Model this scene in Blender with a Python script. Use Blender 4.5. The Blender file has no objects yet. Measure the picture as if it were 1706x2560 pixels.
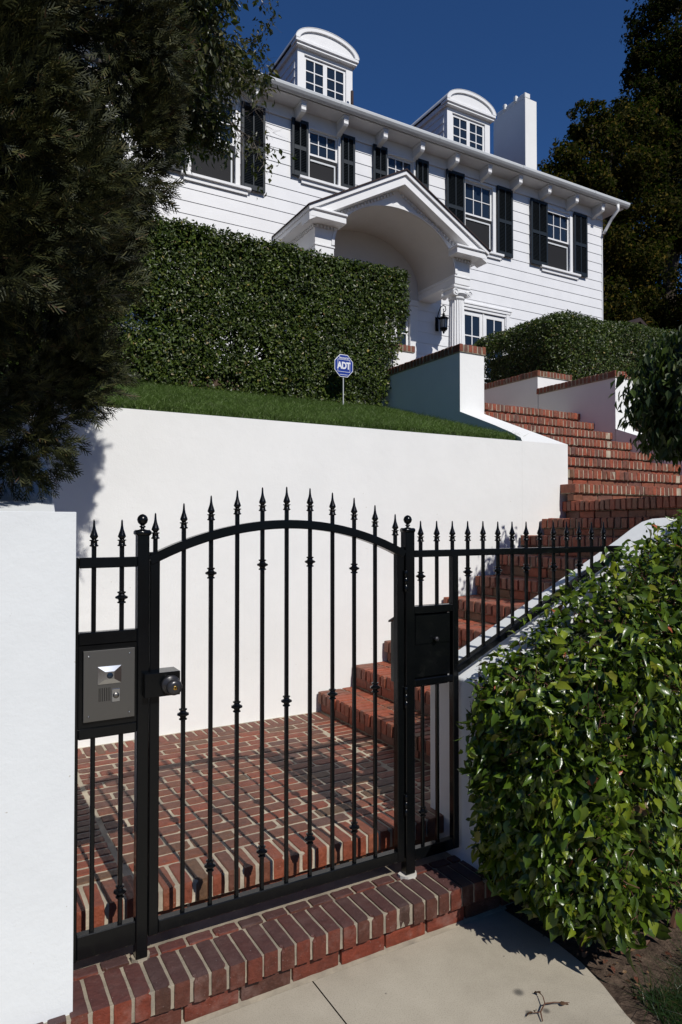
import bpy, math, random
import numpy as np
from mathutils import Vector

rng = np.random.default_rng(7)
random.seed(7)
H = 1.66                      # eye height; builders work in heights relative to the eye
C = bpy.context.scene.collection
sc = bpy.context.scene

# ------------------------------------------------------------------ camera, world, sun, exposure
cam_d = bpy.data.cameras.new('camera'); cam = bpy.data.objects.new('camera', cam_d); C.objects.link(cam)
cam_d.sensor_fit = 'VERTICAL'; cam_d.sensor_height = 36; cam_d.sensor_width = 24; cam_d.lens = 24.0
cam_d.clip_start = 0.05; cam_d.clip_end = 2000
yaw, pitch = math.radians(29.66), math.radians(1.07)
fwd = Vector((math.sin(yaw)*math.cos(pitch), math.cos(yaw)*math.cos(pitch), math.sin(pitch)))
cam.location = (0, 0, H); cam.rotation_euler = fwd.to_track_quat('-Z', 'Y').to_euler()
sc.camera = cam

SUN_EL = math.radians(44.0); SUN_AZ = 0.05      # the sun stands behind the camera, a little to the right
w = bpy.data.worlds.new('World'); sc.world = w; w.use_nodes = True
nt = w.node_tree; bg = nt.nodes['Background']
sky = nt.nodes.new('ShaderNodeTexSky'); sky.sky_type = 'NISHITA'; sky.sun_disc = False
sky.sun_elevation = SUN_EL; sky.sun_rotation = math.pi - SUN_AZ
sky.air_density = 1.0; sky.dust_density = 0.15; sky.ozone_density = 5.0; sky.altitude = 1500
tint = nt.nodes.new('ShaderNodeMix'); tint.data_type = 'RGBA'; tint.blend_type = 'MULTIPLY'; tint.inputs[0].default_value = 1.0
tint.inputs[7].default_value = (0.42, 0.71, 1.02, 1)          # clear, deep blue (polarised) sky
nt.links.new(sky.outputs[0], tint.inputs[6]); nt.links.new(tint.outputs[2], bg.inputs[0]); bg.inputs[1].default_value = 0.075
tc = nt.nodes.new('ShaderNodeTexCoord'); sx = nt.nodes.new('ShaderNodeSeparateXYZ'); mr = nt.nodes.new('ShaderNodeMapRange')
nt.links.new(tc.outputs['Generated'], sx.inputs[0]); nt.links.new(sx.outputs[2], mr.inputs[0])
mr.inputs[1].default_value = 0.0; mr.inputs[2].default_value = 0.40; mr.inputs[3].default_value = 0.30; mr.inputs[4].default_value = 1.0  # dims the low sky in place of unseen surroundings, lowering the ambient fill
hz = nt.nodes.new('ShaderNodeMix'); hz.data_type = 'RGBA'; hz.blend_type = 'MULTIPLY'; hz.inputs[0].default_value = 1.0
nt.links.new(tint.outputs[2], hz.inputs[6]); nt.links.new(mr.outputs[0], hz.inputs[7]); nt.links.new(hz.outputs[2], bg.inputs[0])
sl = bpy.data.lights.new('sun', 'SUN'); so = bpy.data.objects.new('sun', sl); C.objects.link(so)
sl.energy = 4.0; sl.angle = math.radians(0.53); sl.color = (1.0, 0.965, 0.91)
ld = Vector((-math.sin(SUN_AZ)*math.cos(SUN_EL), math.cos(SUN_AZ)*math.cos(SUN_EL), -math.sin(SUN_EL)))
so.rotation_euler = ld.to_track_quat('-Z', 'Y').to_euler(); so.location = (3, -6, 12)
sc.view_settings.view_transform = 'Standard'; sc.view_settings.look = 'None'
sc.view_settings.exposure = 0.0; sc.view_settings.gamma = 1.0

# ------------------------------------------------------------------ materials
def mat(name, col, rough=0.6, spec=0.5, metal=0.0, coat=0.0):
    m = bpy.data.materials.new(name); m.use_nodes = True
    b = m.node_tree.nodes['Principled BSDF']
    b.inputs['Base Color'].default_value = (*col, 1); b.inputs['Roughness'].default_value = rough
    b.inputs['Specular IOR Level'].default_value = spec; b.inputs['Metallic'].default_value = metal
    b.inputs['Coat Weight'].default_value = coat; b.inputs['Coat Roughness'].default_value = 0.08
    return m
def N(m, t): return m.node_tree.nodes.new(t)
def L(m, a, b): m.node_tree.links.new(a, b)
def noise(m, scale, detail=4, rough=0.55, vec=None):
    n = N(m, 'ShaderNodeTexNoise'); n.inputs['Scale'].default_value = scale
    n.inputs['Detail'].default_value = detail; n.inputs['Roughness'].default_value = rough
    if vec is None:
        g = N(m, 'ShaderNodeNewGeometry'); vec = g.outputs['Position']
    L(m, vec, n.inputs['Vector']); return n
def ramp(m, fac, stops, interp='LINEAR'):
    r = N(m, 'ShaderNodeValToRGB'); r.color_ramp.interpolation = interp; e = r.color_ramp.elements
    while len(e) < len(stops): e.new(0.5)
    for i, (p, c) in enumerate(stops):
        e[i].position = p; e[i].color = (*c, 1) if len(c) == 3 else c
    L(m, fac, r.inputs[0]); return r
def mix(m, fac, a, b, mode='MIX'):
    x = N(m, 'ShaderNodeMix'); x.data_type = 'RGBA'; x.blend_type = mode
    if isinstance(fac, float): x.inputs[0].default_value = fac
    else: L(m, fac, x.inputs[0])
    for i, v in ((6, a), (7, b)):
        if isinstance(v, tuple): x.inputs[i].default_value = (*v, 1)
        else: L(m, v, x.inputs[i])
    return x.outputs[2]
def bump(m, h, strength=0.3, dist=0.01, prev=None):
    b = N(m, 'ShaderNodeBump'); b.inputs['Strength'].default_value = strength; b.inputs['Distance'].default_value = dist
    L(m, h, b.inputs['Height'])
    if prev is not None: L(m, prev, b.inputs['Normal'])
    return b.outputs[0]
def BS(m): return m.node_tree.nodes['Principled BSDF']

def stucco(name, col):
    m = mat(name, col, 0.85, 0.25)
    n1 = noise(m, 2.2, 5, 0.6); n2 = noise(m, 90, 5, 0.65); n3 = noise(m, 14, 4, 0.6)
    dark = tuple(c*0.955 for c in col)
    r = ramp(m, n1.outputs[0], [(0.35, dark), (0.62, col)])
    n4 = noise(m, 55, 2, 0.5); spots = ramp(m, n4.outputs[0], [(0.76, (1, 1, 1)), (0.80, (0.72, 0.68, 0.62))])
    L(m, mix(m, 1.0, r.outputs[0], spots.outputs[0], 'MULTIPLY'), BS(m).inputs['Base Color'])
    b = bump(m, n2.outputs[0], 0.20, 0.004); b = bump(m, n3.outputs[0], 0.18, 0.012, b)
    L(m, b, BS(m).inputs['Normal']); return m
M = {}
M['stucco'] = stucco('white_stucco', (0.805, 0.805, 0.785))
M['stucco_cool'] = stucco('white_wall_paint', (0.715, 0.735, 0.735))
def paint(name, col, rough=0.45):
    m = mat(name, col, rough, 0.4)
    n = noise(m, 3.0, 5, 0.6); r = ramp(m, n.outputs[0], [(0.3, tuple(c*0.94 for c in col)), (0.65, col)])
    L(m, r.outputs[0], BS(m).inputs['Base Color'])
    n2 = noise(m, 40, 3); L(m, bump(m, n2.outputs[0], 0.08, 0.004), BS(m).inputs['Normal']); return m
M['siding'] = paint('white_siding_paint', (0.80, 0.80, 0.81))
M['trim'] = paint('white_trim_paint', (0.82, 0.82, 0.82))
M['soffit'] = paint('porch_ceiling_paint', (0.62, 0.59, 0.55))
M['gutter'] = paint('gutter_paint', (0.66, 0.68, 0.69), 0.35)
M['shutter'] = paint('dark_shutter_paint', (0.008, 0.014, 0.020), 0.5)
M['shingle'] = paint('roof_shingle', (0.035, 0.022, 0.022), 0.9)
m = mat('black_iron', (0.003, 0.0035, 0.004), 0.2, 0.32, 0.0, 0.0); M['iron'] = m
n = noise(m, 60, 3); L(m, bump(m, n.outputs[0], 0.12, 0.002), BS(m).inputs['Normal'])
n = noise(m, 9, 4); r = ramp(m, n.outputs[0], [(0.35, (0.14,)*3), (0.7, (0.26,)*3)]); L(m, r.outputs[0], BS(m).inputs['Roughness'])
m = mat('brushed_steel', (0.225, 0.215, 0.195), 0.42, 0.5, 1.0); M['steel'] = m
g = N(m, 'ShaderNodeNewGeometry'); mp = N(m, 'ShaderNodeMapping'); mp.inputs['Scale'].default_value = (260, 260, 4)
L(m, g.outputs['Position'], mp.inputs[0]); n = noise(m, 1.0, 3, 0.5, mp.outputs[0])
L(m, bump(m, n.outputs[0], 0.15, 0.001), BS(m).inputs['Normal'])
M['chrome'] = mat('chrome', (0.55, 0.57, 0.60), 0.12, 0.5, 1.0)
M['brass'] = mat('brass', (0.62, 0.38, 0.10), 0.25, 0.5, 1.0)
M['knob'] = mat('dark_bronze', (0.035, 0.034, 0.036), 0.28, 0.6, 0.3)
M['hole'] = mat('black_cavity', (0.004, 0.004, 0.004), 0.9, 0.1)
M['glass'] = mat('window_glass', (0.014, 0.022, 0.035), 0.04, 0.6)
M['screen'] = mat('insect_screen', (0.016, 0.016, 0.018), 0.7, 0.2)
M['interior'] = mat('dark_interior', (0.03, 0.03, 0.03), 0.9, 0.1)
M['cement'] = mat('pale_cement', (0.55, 0.53, 0.48), 0.9, 0.2)
M['sign_blue'] = mat('blue_enamel', (0.010, 0.035, 0.26), 0.4, 0.5)
M['sign_white'] = mat('white_lettering', (0.75, 0.76, 0.80), 0.5, 0.4)
M['stake'] = mat('pale_metal_stake', (0.50, 0.52, 0.55), 0.45, 0.5)
M['lamp_glass'] = mat('lantern_glass', (0.42, 0.44, 0.46), 0.15, 0.6)

def brick_mat(name, stops, dust, top=0.0):
    m = mat(name, (0.3, 0.1, 0.06), 0.62, 0.45)
    g = N(m, 'ShaderNodeNewGeometry')
    base = ramp(m, g.outputs['Random Per Island'], stops)
    n1 = noise(m, 30, 6, 0.7); n2 = noise(m, 170, 3, 0.6); n3 = noise(m, 9, 5, 0.65)
    v = ramp(m, n1.outputs[0], [(0.3, (0.62, 0.60, 0.60)), (0.7, (1.15, 1.12, 1.1))])
    c = mix(m, 1.0, base.outputs[0], v.outputs[0], 'MULTIPLY')
    d = ramp(m, n3.outputs[0], [(0.50, (0, 0, 0)), (0.78, (dust,)*3)])
    c = mix(m, d.outputs[0], c, (0.30, 0.20, 0.17))
    if top:                                        # foot-worn, grimy upper faces
        sp = N(m, 'ShaderNodeSeparateXYZ'); L(m, g.outputs['True Normal'], sp.inputs[0])
        tr = ramp(m, sp.outputs[2], [(0.55, (0, 0, 0)), (0.95, (top,)*3)]); c = mix(m, tr.outputs[0], c, (0.072, 0.043, 0.043))
    s = ramp(m, n2.outputs[0], [(0.70, (0, 0, 0)), (0.745, (0.7,)*3)])
    c = mix(m, s.outputs[0], c, (0.50, 0.44, 0.40))
    L(m, c, BS(m).inputs['Base Color'])
    b = bump(m, n1.outputs[0], 0.9, 0.008); b = bump(m, n2.outputs[0], 0.4, 0.002, b)
    L(m, b, BS(m).inputs['Normal']); return m
reds = [(0.0, (0.27, 0.062, 0.033)), (0.28, (0.22, 0.055, 0.034)), (0.48, (0.15, 0.062, 0.046)), (0.62, (0.24, 0.068, 0.038)),
        (0.76, (0.11, 0.050, 0.044)), (0.88, (0.20, 0.058, 0.034)), (1.0, (0.13, 0.072, 0.046))]
darks = [(0.0, (0.11, 0.040, 0.034)), (0.25, (0.21, 0.052, 0.032)), (0.45, (0.085, 0.042, 0.040)), (0.65, (0.17, 0.050, 0.034)),
         (0.82, (0.095, 0.042, 0.036)), (1.0, (0.24, 0.060, 0.034))]
M['brick'] = brick_mat('red_brick', [(p, (c[0]*.98, c[1]*1.06, c[2]*.86)) for p, c in reds], 0.18, 0.18)
M['brick_old'] = brick_mat('worn_purple_brick', [(p, (c[0]*(.86 if i_ % 2 else .66), c[1]*.64, c[2]*.46)) for i_, (p, c) in enumerate(darks)], 0.45, 0.66)
M['brick_step'] = brick_mat('stair_brick', [(p, (col[0]*1.22, col[1]*1.25, col[2]*1.05)) for p, col in reds], 0.20)
m = mat('mortar', (0.38, 0.33, 0.26), 0.95, 0.15); M['mortar'] = m
n = noise(m, 8, 5, 0.6); r = ramp(m, n.outputs[0], [(0.3, (0.19, 0.165, 0.13)), (0.65, (0.37, 0.32, 0.24))])
L(m, r.outputs[0], BS(m).inputs['Base Color']); n = noise(m, 120, 4, 0.6); L(m, bump(m, n.outputs[0], 0.6, 0.004), BS(m).inputs['Normal'])

m = M['mortar'].copy(); m.name = 'pale_mortar'; M['mortar_pale'] = m
for nd in m.node_tree.nodes:
    if nd.type == 'VALTORGB':
        for e_ in nd.color_ramp.elements: e_.color = tuple(min(1, v*1.35) for v in e_.color[:3])+(1,)
m = mat('concrete', (0.38, 0.34, 0.28), 0.9, 0.25); M['concrete'] = m
n = noise(m, 2.3, 6, 0.62); r = ramp(m, n.outputs[0], [(0.30, (0.32, 0.285, 0.22)), (0.50, (0.41, 0.365, 0.285)), (0.72, (0.48, 0.43, 0.34))])
n2 = noise(m, 240, 3, 0.6); r2 = ramp(m, n2.outputs[0], [(0.30, (0.72,)*3), (0.5, (1, 1, 1)), (0.74, (1.0,)*3), (0.8, (1.25,)*3)])
c = mix(m, 1.0, r.outputs[0], r2.outputs[0], 'MULTIPLY')
n3 = noise(m, 17, 2, 0.5); r3 = ramp(m, n3.outputs[0], [(0.74, (0, 0, 0)), (0.79, (0.35,)*3)])
c = mix(m, r3.outputs[0], c, (0.52, 0.50, 0.46))
n4 = noise(m, 1100, 1, 0.5)
for (sx, sy, rad) in ((1.763, 1.822, 0.020), (1.72, 1.73, 0.012), (1.778, 1.707, 0.014), (1.70, 1.60, 0.005), (1.35, 2.05, 0.004), (1.86, 2.0, 0.004)):
    g = N(m, 'ShaderNodeNewGeometry'); vm = N(m, 'ShaderNodeVectorMath'); vm.operation = 'DISTANCE'
    vm.inputs[1].default_value = (sx, sy, 0.0); L(m, g.outputs['Position'], vm.inputs[0])
    md = N(m, 'ShaderNodeMath'); md.operation = 'MULTIPLY_ADD'; L(m, n4.outputs[0], md.inputs[0]); md.inputs[1].default_value = rad*1.5
    L(m, vm.outputs['Value'], md.inputs[2])
    rr = ramp(m, md.outputs[0], [(rad*1.25, (0.75,)*3), (rad*1.9, (0, 0, 0))])
    c = mix(m, rr.outputs[0], c, (0.035, 0.034, 0.034))
L(m, c, BS(m).inputs['Base Color']); L(m, bump(m, n2.outputs[0], 0.25, 0.002), BS(m).inputs['Normal'])

m = mat('soil', (0.06, 0.042, 0.03), 0.95, 0.15); M['soil'] = m
n = noise(m, 25, 6, 0.7); r = ramp(m, n.outputs[0], [(0.3, (0.035, 0.024, 0.018)), (0.7, (0.15, 0.105, 0.075))])
L(m, r.outputs[0], BS(m).inputs['Base Color']); L(m, bump(m, n.outputs[0], 0.9, 0.02), BS(m).inputs['Normal'])
M['lawn_soil'] = mat('lawn_thatch', (0.022, 0.040, 0.012), 0.95, 0.1)
m = mat('bark', (0.07, 0.055, 0.042), 0.9, 0.2); M['bark'] = m
n = noise(m, 22, 5, 0.7); L(m, bump(m, n.outputs[0], 0.8, 0.02), BS(m).inputs['Normal'])
M['bark_pale'] = mat('pale_twig_bark', (0.16, 0.14, 0.12), 0.85, 0.2)
M['twig'] = mat('brown_twig', (0.11, 0.055, 0.035), 0.8, 0.2)

def leaf_mat(name, stops, rough=0.35, spec=0.5, trans=0.2, tcol=(0.12, 0.22, 0.02), veins=False):
    m = mat(name, stops[0][1], rough, spec)
    g = N(m, 'ShaderNodeNewGeometry'); r = ramp(m, g.outputs['Random Per Island'], stops)
    n = noise(m, 2.5, 3, 0.6); v = ramp(m, n.outputs[0], [(0.3, (0.72,)*3), (0.7, (1.18,)*3)])
    c = mix(m, 1.0, r.outputs[0], v.outputs[0], 'MULTIPLY')
    L(m, c, BS(m).inputs['Base Color'])
    if veins:
        n2 = noise(m, 160, 2, 0.5); L(m, bump(m, n2.outputs[0], 0.18, 0.003), BS(m).inputs['Normal'])
    t = N(m, 'ShaderNodeBsdfTranslucent'); L(m, mix(m, 0.6, c, tcol), t.inputs[0])
    ms = N(m, 'ShaderNodeMixShader'); ms.inputs[0].default_value = trans
    L(m, BS(m).outputs[0], ms.inputs[1]); L(m, t.outputs[0], ms.inputs[2])
    L(m, ms.outputs[0], m.node_tree.nodes['Material Output'].inputs[0]); return m
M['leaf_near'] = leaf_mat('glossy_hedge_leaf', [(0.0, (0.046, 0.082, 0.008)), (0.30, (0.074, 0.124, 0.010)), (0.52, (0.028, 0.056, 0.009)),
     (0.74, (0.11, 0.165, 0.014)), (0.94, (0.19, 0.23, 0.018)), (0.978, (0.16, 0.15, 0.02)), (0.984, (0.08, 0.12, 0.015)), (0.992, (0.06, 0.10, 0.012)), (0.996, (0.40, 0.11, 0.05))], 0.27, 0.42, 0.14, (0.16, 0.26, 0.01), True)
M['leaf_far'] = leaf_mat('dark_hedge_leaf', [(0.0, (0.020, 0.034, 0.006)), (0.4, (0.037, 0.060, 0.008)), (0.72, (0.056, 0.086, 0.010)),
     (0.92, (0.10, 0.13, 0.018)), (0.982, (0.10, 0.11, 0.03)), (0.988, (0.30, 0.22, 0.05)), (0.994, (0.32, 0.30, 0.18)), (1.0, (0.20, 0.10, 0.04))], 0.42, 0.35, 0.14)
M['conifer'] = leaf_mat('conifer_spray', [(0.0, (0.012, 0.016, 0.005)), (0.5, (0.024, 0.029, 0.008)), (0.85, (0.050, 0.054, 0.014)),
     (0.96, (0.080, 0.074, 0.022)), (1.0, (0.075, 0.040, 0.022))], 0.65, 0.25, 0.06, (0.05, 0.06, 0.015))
M['oak'] = leaf_mat('olive_tree_leaf', [(0.0, (0.030, 0.038, 0.012)), (0.5, (0.050, 0.056, 0.014)), (0.85, (0.085, 0.082, 0.018)), (1.0, (0.13, 0.11, 0.03))], 0.4, 0.5, 0.2)
M['far_tree'] = leaf_mat('background_leaf', [(0.0, (0.008, 0.010, 0.003)), (0.5, (0.017, 0.018, 0.004)), (0.88, (0.036, 0.030, 0.005)), (1.0, (0.060, 0.040, 0.006))], 0.8, 0.05, 0.08)
M['olive_lit'] = leaf_mat('sunlit_olive_leaf', [(0.0, (0.012, 0.014, 0.004)), (0.5, (0.032, 0.030, 0.006)), (0.88, (0.070, 0.055, 0.009)), (1.0, (0.11, 0.07, 0.010))], 0.8, 0.05, 0.12)  # background leaf colour raised so this crown looks sunlit
M['shrub'] = leaf_mat('hanging_shrub_leaf', [(0.0, (0.014, 0.026, 0.006)), (0.6, (0.024, 0.044, 0.008)), (0.9, (0.055, 0.085, 0.012)), (1.0, (0.09, 0.11, 0.02))], 0.42, 0.35, 0.14)
M['grass'] = leaf_mat('lawn_blade', [(0.0, (0.085, 0.140, 0.030)), (0.5, (0.135, 0.215, 0.048)), (0.85, (0.16, 0.24, 0.07)), (1.0, (0.32, 0.36, 0.20))], 0.5, 0.3, 0.25)
M['grass_dark'] = leaf_mat('rough_blade', [(0.0, (0.012, 0.035, 0.008)), (0.7, (0.025, 0.060, 0.012)), (1.0, (0.10, 0.085, 0.03))], 0.4, 0.4, 0.15)
M['dry'] = leaf_mat('dry_leaf', [(0.0, (0.15, 0.045, 0.026)), (0.5, (0.10, 0.055, 0.032)), (1.0, (0.20, 0.12, 0.06))], 0.6, 0.3, 0.1, (0.3, 0.1, 0.03))

# ------------------------------------------------------------------ mesh builder
def chamfer_template():
    V, idx = [], {}
    for sx in (-1, 1):
        for sy in (-1, 1):
            for sz in (-1, 1):
                for a in range(3):
                    idx[(sx, sy, sz, a)] = len(V); V.append((sx, sy, sz, a))
    F = []
    for a in range(3):                       # main faces: vertices that reach the full extent on axis a
        for s in (-1, 1):
            o = [(-1, -1), (1, -1), (1, 1), (-1, 1)]
            f = []
            for (p, q) in o:
                k = [0, 0, 0]; k[a] = s; k[(a+1) % 3] = p; k[(a+2) % 3] = q; f.append(idx[(*k, a)])
            F.append(f if s > 0 else f[::-1])
    for a in range(3):                       # edges along axis a
        b, c = (a+1) % 3, (a+2) % 3
        for p in (-1, 1):
            for q in (-1, 1):
                def k(s, ax):
                    t = [0, 0, 0]; t[a] = s; t[b] = p; t[c] = q; return idx[(*t, ax)]
                f = [k(-1, b), k(1, b), k(1, c), k(-1, c)]
                F.append(f if p*q < 0 else f[::-1])
    T = []
    for sx in (-1, 1):
        for sy in (-1, 1):
            for sz in (-1, 1):
                f = [idx[(sx, sy, sz, a)] for a in range(3)]
                T.append(f if sx*sy*sz > 0 else f[::-1])
    return np.array(V), np.array(F), np.array(T)
CT_V, CT_F, CT_T = chamfer_template()

class MB:
    def __init__(self): self.ch = []; self.n = 0
    def add(self, V, faces, mi=0):
        """faces: list of int arrays, each (m, k)"""
        V = np.asarray(V, float).reshape(-1, 3)
        self.ch.append((V, [np.asarray(f, int) + self.n for f in faces if len(f)], mi)); self.n += len(V); return self
    def box(self, x0, x1, y0, y1, z0, z1, mi=0, c=0.0, rot=0.0, jit=0.0, tilt=0.0):
        ctr = np.array([(x0+x1)/2, (y0+y1)/2, (z0+z1)/2]); h = np.array([abs(x1-x0), abs(y1-y0), abs(z1-z0)])/2
        if c <= 0: c = 0.0008 if min(h) > 0.0016 else min(h)*0.3
        S = CT_V[:, :3].astype(float); ax = CT_V[:, 3].astype(int)
        V = S*h
        for a in range(3):
            sel = ax != a; V[sel, a] = S[sel, a]*(h[a]-c)
        if jit: V = V + rng.normal(0, jit, (8, 1, 3)).repeat(3, 1).reshape(24, 3)
        if tilt:
            V[:, 2] += V[:, 0]*rng.normal(0, tilt) + V[:, 1]*rng.normal(0, tilt)
        if rot:
            cs, sn = math.cos(rot), math.sin(rot)
            V = np.stack([V[:, 0]*cs - V[:, 1]*sn, V[:, 0]*sn + V[:, 1]*cs, V[:, 2]], 1)
        return self.add(V + ctr, [CT_F, CT_T], mi)
    def bar(self, a, b, wdt, hgt, mi=0, up=(0, 0, 1), c=0.0015):
        a, b = np.array(a, float), np.array(b, float); d = b - a; ln = np.linalg.norm(d); d /= ln
        s = np.cross(d, up); s /= np.linalg.norm(s); u = np.cross(s, d)
        S = CT_V[:, :3].astype(float); ax = CT_V[:, 3].astype(int); h = np.array([ln/2, wdt/2, hgt/2]); c = min(c, min(h)*0.4)
        V = S*h
        for k in range(3):
            sel = ax != k; V[sel, k] = S[sel, k]*(h[k]-c)
        return self.add((a+b)/2 + V[:, :1]*d + V[:, 1:2]*s + V[:, 2:]*u, [CT_F[:, ::-1], CT_T[:, ::-1]], mi)
    def prism(self, poly, axis, a0, a1, mi=0):
        """poly: list of 2-D points (the two other axes in x,y,z order), extruded along axis"""
        n = len(poly); V = []
        for a in (a0, a1):
            for p in poly:
                q = list(p); q.insert(axis, a); V.append(q)
        side = [[i, (i+1) % n, n+(i+1) % n, n+i] for i in range(n)]
        self.add(V, [np.array([list(range(n))[::-1]]), np.array([list(range(n, 2*n))]), np.array(side)], mi); return self
    def loft(self, rings, mi=0, closed=True, caps=True):
        n = len(rings[0]); V = np.concatenate([np.asarray(r, float) for r in rings]); F = []
        for k in range(len(rings)-1):
            for i in range(n if closed else n-1):
                j = (i+1) % n; F.append([k*n+i, k*n+j, (k+1)*n+j, (k+1)*n+i])
        fs = [np.array(F)]
        if caps and closed: fs += [np.array([list(range(n))[::-1]]), np.array([list(range((len(rings)-1)*n, len(rings)*n))])]
        return self.add(V, fs, mi)
    def lathe(self, prof, ctr, n=16, mi=0, off=0.0, axis=2):
        rings = []
        for r, z in prof:
            a = np.arange(n)/n*2*math.pi + off
            p = np.stack([np.cos(a)*r, np.sin(a)*r, np.full(n, z)], 1)
            if axis == 1: p = np.stack([p[:, 0], -p[:, 2], p[:, 1]], 1)      # profile runs towards -Y
            rings.append(p + np.array(ctr))
        return self.loft(rings, mi)
    def tube(self, pts, rad, n=6, mi=0):
        pts = [np.array(p, float) for p in pts]; rings = []; up = np.array([0.13, 0.21, 1.0])
        rad = rad if hasattr(rad, '__len__') else [rad]*len(pts)
        for i, p in enumerate(pts):
            d = pts[min(i+1, len(pts)-1)] - pts[max(i-1, 0)]; d = d/(np.linalg.norm(d)+1e-9)
            s = np.cross(d, up); s = s/(np.linalg.norm(s)+1e-9); u = np.cross(s, d)
            a = np.arange(n)/n*2*math.pi
            rings.append(p + rad[i]*(np.cos(a)[:, None]*s + np.sin(a)[:, None]*u))
        return self.loft(rings, mi)
    def build(self, name, mats, parent=None, smooth=False):
        mats = mats if isinstance(mats, (list, tuple)) else [mats]
        V = np.concatenate([c[0] for c in self.ch]).copy(); V[:, 2] += H
        if parent is not None:
            org = np.array(parent['_o'])
        else:
            org = np.array([(V[:, 0].min()+V[:, 0].max())/2, (V[:, 1].min()+V[:, 1].max())/2, V[:, 2].min()])
        loops, tot, mi = [], [], []
        for v, fs, m_ in self.ch:
            for f in fs:
                loops.append(f.reshape(-1)); tot.append(np.full(len(f), f.shape[1])); mi.append(np.full(len(f), m_))
        loops = np.concatenate(loops).astype(np.int32); tot = np.concatenate(tot).astype(np.int32); mi = np.concatenate(mi).astype(np.int32)
        me = bpy.data.meshes.new(name)
        me.vertices.add(len(V)); me.vertices.foreach_set('co', (V-org).astype(np.float32).reshape(-1))
        me.loops.add(len(loops)); me.loops.foreach_set('vertex_index', loops)
        me.polygons.add(len(tot)); st = np.concatenate([[0], np.cumsum(tot)[:-1]]).astype(np.int32)
        me.polygons.foreach_set('loop_start', st); me.polygons.foreach_set('loop_total', tot); me.polygons.foreach_set('material_index', mi)
        me.polygons.foreach_set('use_smooth', np.full(len(tot), bool(smooth)))
        for q in mats: me.materials.append(q)
        me.update(calc_edges=True); me.validate()
        o = bpy.data.objects.new(name, me); C.objects.link(o)
        if parent is not None: o.parent = parent; o['_o'] = [float(x) for x in org]
        else: o.location = org; o['_o'] = [float(x) for x in org]
        return o
def tag(o, label=None, cat=None, group=None, kind=None):
    if label: o['label'] = label
    if cat: o['category'] = cat
    if group: o['group'] = group
    if kind: o['kind'] = kind
    return o
def thing(name, label, cat, loc, group=None):
    o = bpy.data.objects.new(name, None); C.objects.link(o)
    o.location = (loc[0], loc[1], loc[2]+H); o['_o'] = [loc[0], loc[1], loc[2]+H]; o.empty_display_size = 0.1
    return tag(o, label, cat, group)

# ------------------------------------------------------------------ scatter of small leaves, blades and sprays
def unit(a): return a/(np.linalg.norm(a, axis=-1, keepdims=True)+1e-9)
def frames(nrm, tip):
    n = unit(nrm); t = tip - (tip*n).sum(-1, keepdims=True)*n; t = unit(t); s = np.cross(t, n); return s, t, n
def scatter(mb, tv, tf, P, s, t, n, S, mi=0):
    tv = np.asarray(tv, float); m_, k = len(P), len(tv)
    V = P[:, None, :] + (tv[None, :, 0:1]*s[:, None, :] + tv[None, :, 1:2]*t[:, None, :] + tv[None, :, 2:3]*n[:, None, :])*S[:, None, None]
    fs = [(np.asarray(f, int)[None] + (np.arange(m_)*k)[:, None, None]).reshape(-1, np.asarray(f).shape[1]) for f in tf]
    mb.add(V.reshape(-1, 3), fs, mi)
def leaf_template(rows, fold=0.12, curl=0.15, wave=0.0, serr=0.0):
    V = []; F = []
    for i, (y, hw) in enumerate(rows):
        z = -curl*y*y
        e = serr*(1 if i % 2 else -1)
        V += [(-hw-e*hw, y, z+fold*hw*2+wave*(1 if i % 2 else -1)), (0, y, z), (hw+e*hw, y, z+fold*hw*2-wave*(1 if i % 2 else -1))]
        if i: a = 3*(i-1); b = 3*i; F += [[a, a+1, b+1, b], [a+1, a+2, b+2, b+1]]
    return np.array(V), [np.array(F)]
LEAF_A = leaf_template([(-.28, .010), (0, .014), (.07, .13), (.20, .24), (.36, .285), (.54, .255), (.70, .18), (.84, .10), (.93, .045), (1.0, .003)], 0.18, 0.24, 0.016, 0.05)
LEAF_B = leaf_template([(-.25, .010), (0, .014), (.10, .13), (.26, .22), (.44, .24), (.62, .19), (.78, .12), (.90, .055), (1.0, .003)], 0.38, 0.42, -0.022, 0.06)
LEAF_C = leaf_template([(-.2, .010), (0, .014), (.12, .12), (.28, .20), (.46, .22), (.64, .17), (.80, .095), (.92, .04), (1.0, .003)], -0.18, -0.10, 0.026, 0.05)
LEAF_S = (np.array([(0, 0, 0), (.30, .42, .09), (0, 1, -.12), (-.30, .42, .09)]), [np.array([[0, 1, 2], [0, 2, 3]])])
LEAF_L = (np.array([(0, 0, 0), (.17, .42, .05), (0, 1, -.15), (-.17, .42, .05)]), [np.array([[0, 1, 2], [0, 2, 3]])])
def spray_template():
    V, F = [], []
    def strip(a, b, w0, w1):
        a, b = np.array(a), np.array(b); d = b-a; s = np.array([d[1], -d[0], 0]); s = s/np.linalg.norm(s)
        k = len(V); V.extend([a-s*w0, a+s*w0, b+s*w1, b-s*w1]); F.append([k, k+1, k+2, k+3])
    strip((0, 0, 0), (0, 1, -.06), .045, .018)
    for i, y in enumerate((.12, .36, .60)):
        ln = (.50, .48, .34)[i]
        for sg in (-1, 1): strip((0, y, -.01), (sg*ln*.58, y+ln*.78, .07-.12*ln), .042, .016)
    return np.array(V, float), [np.array(F)]
SPRAY = spray_template()

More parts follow.
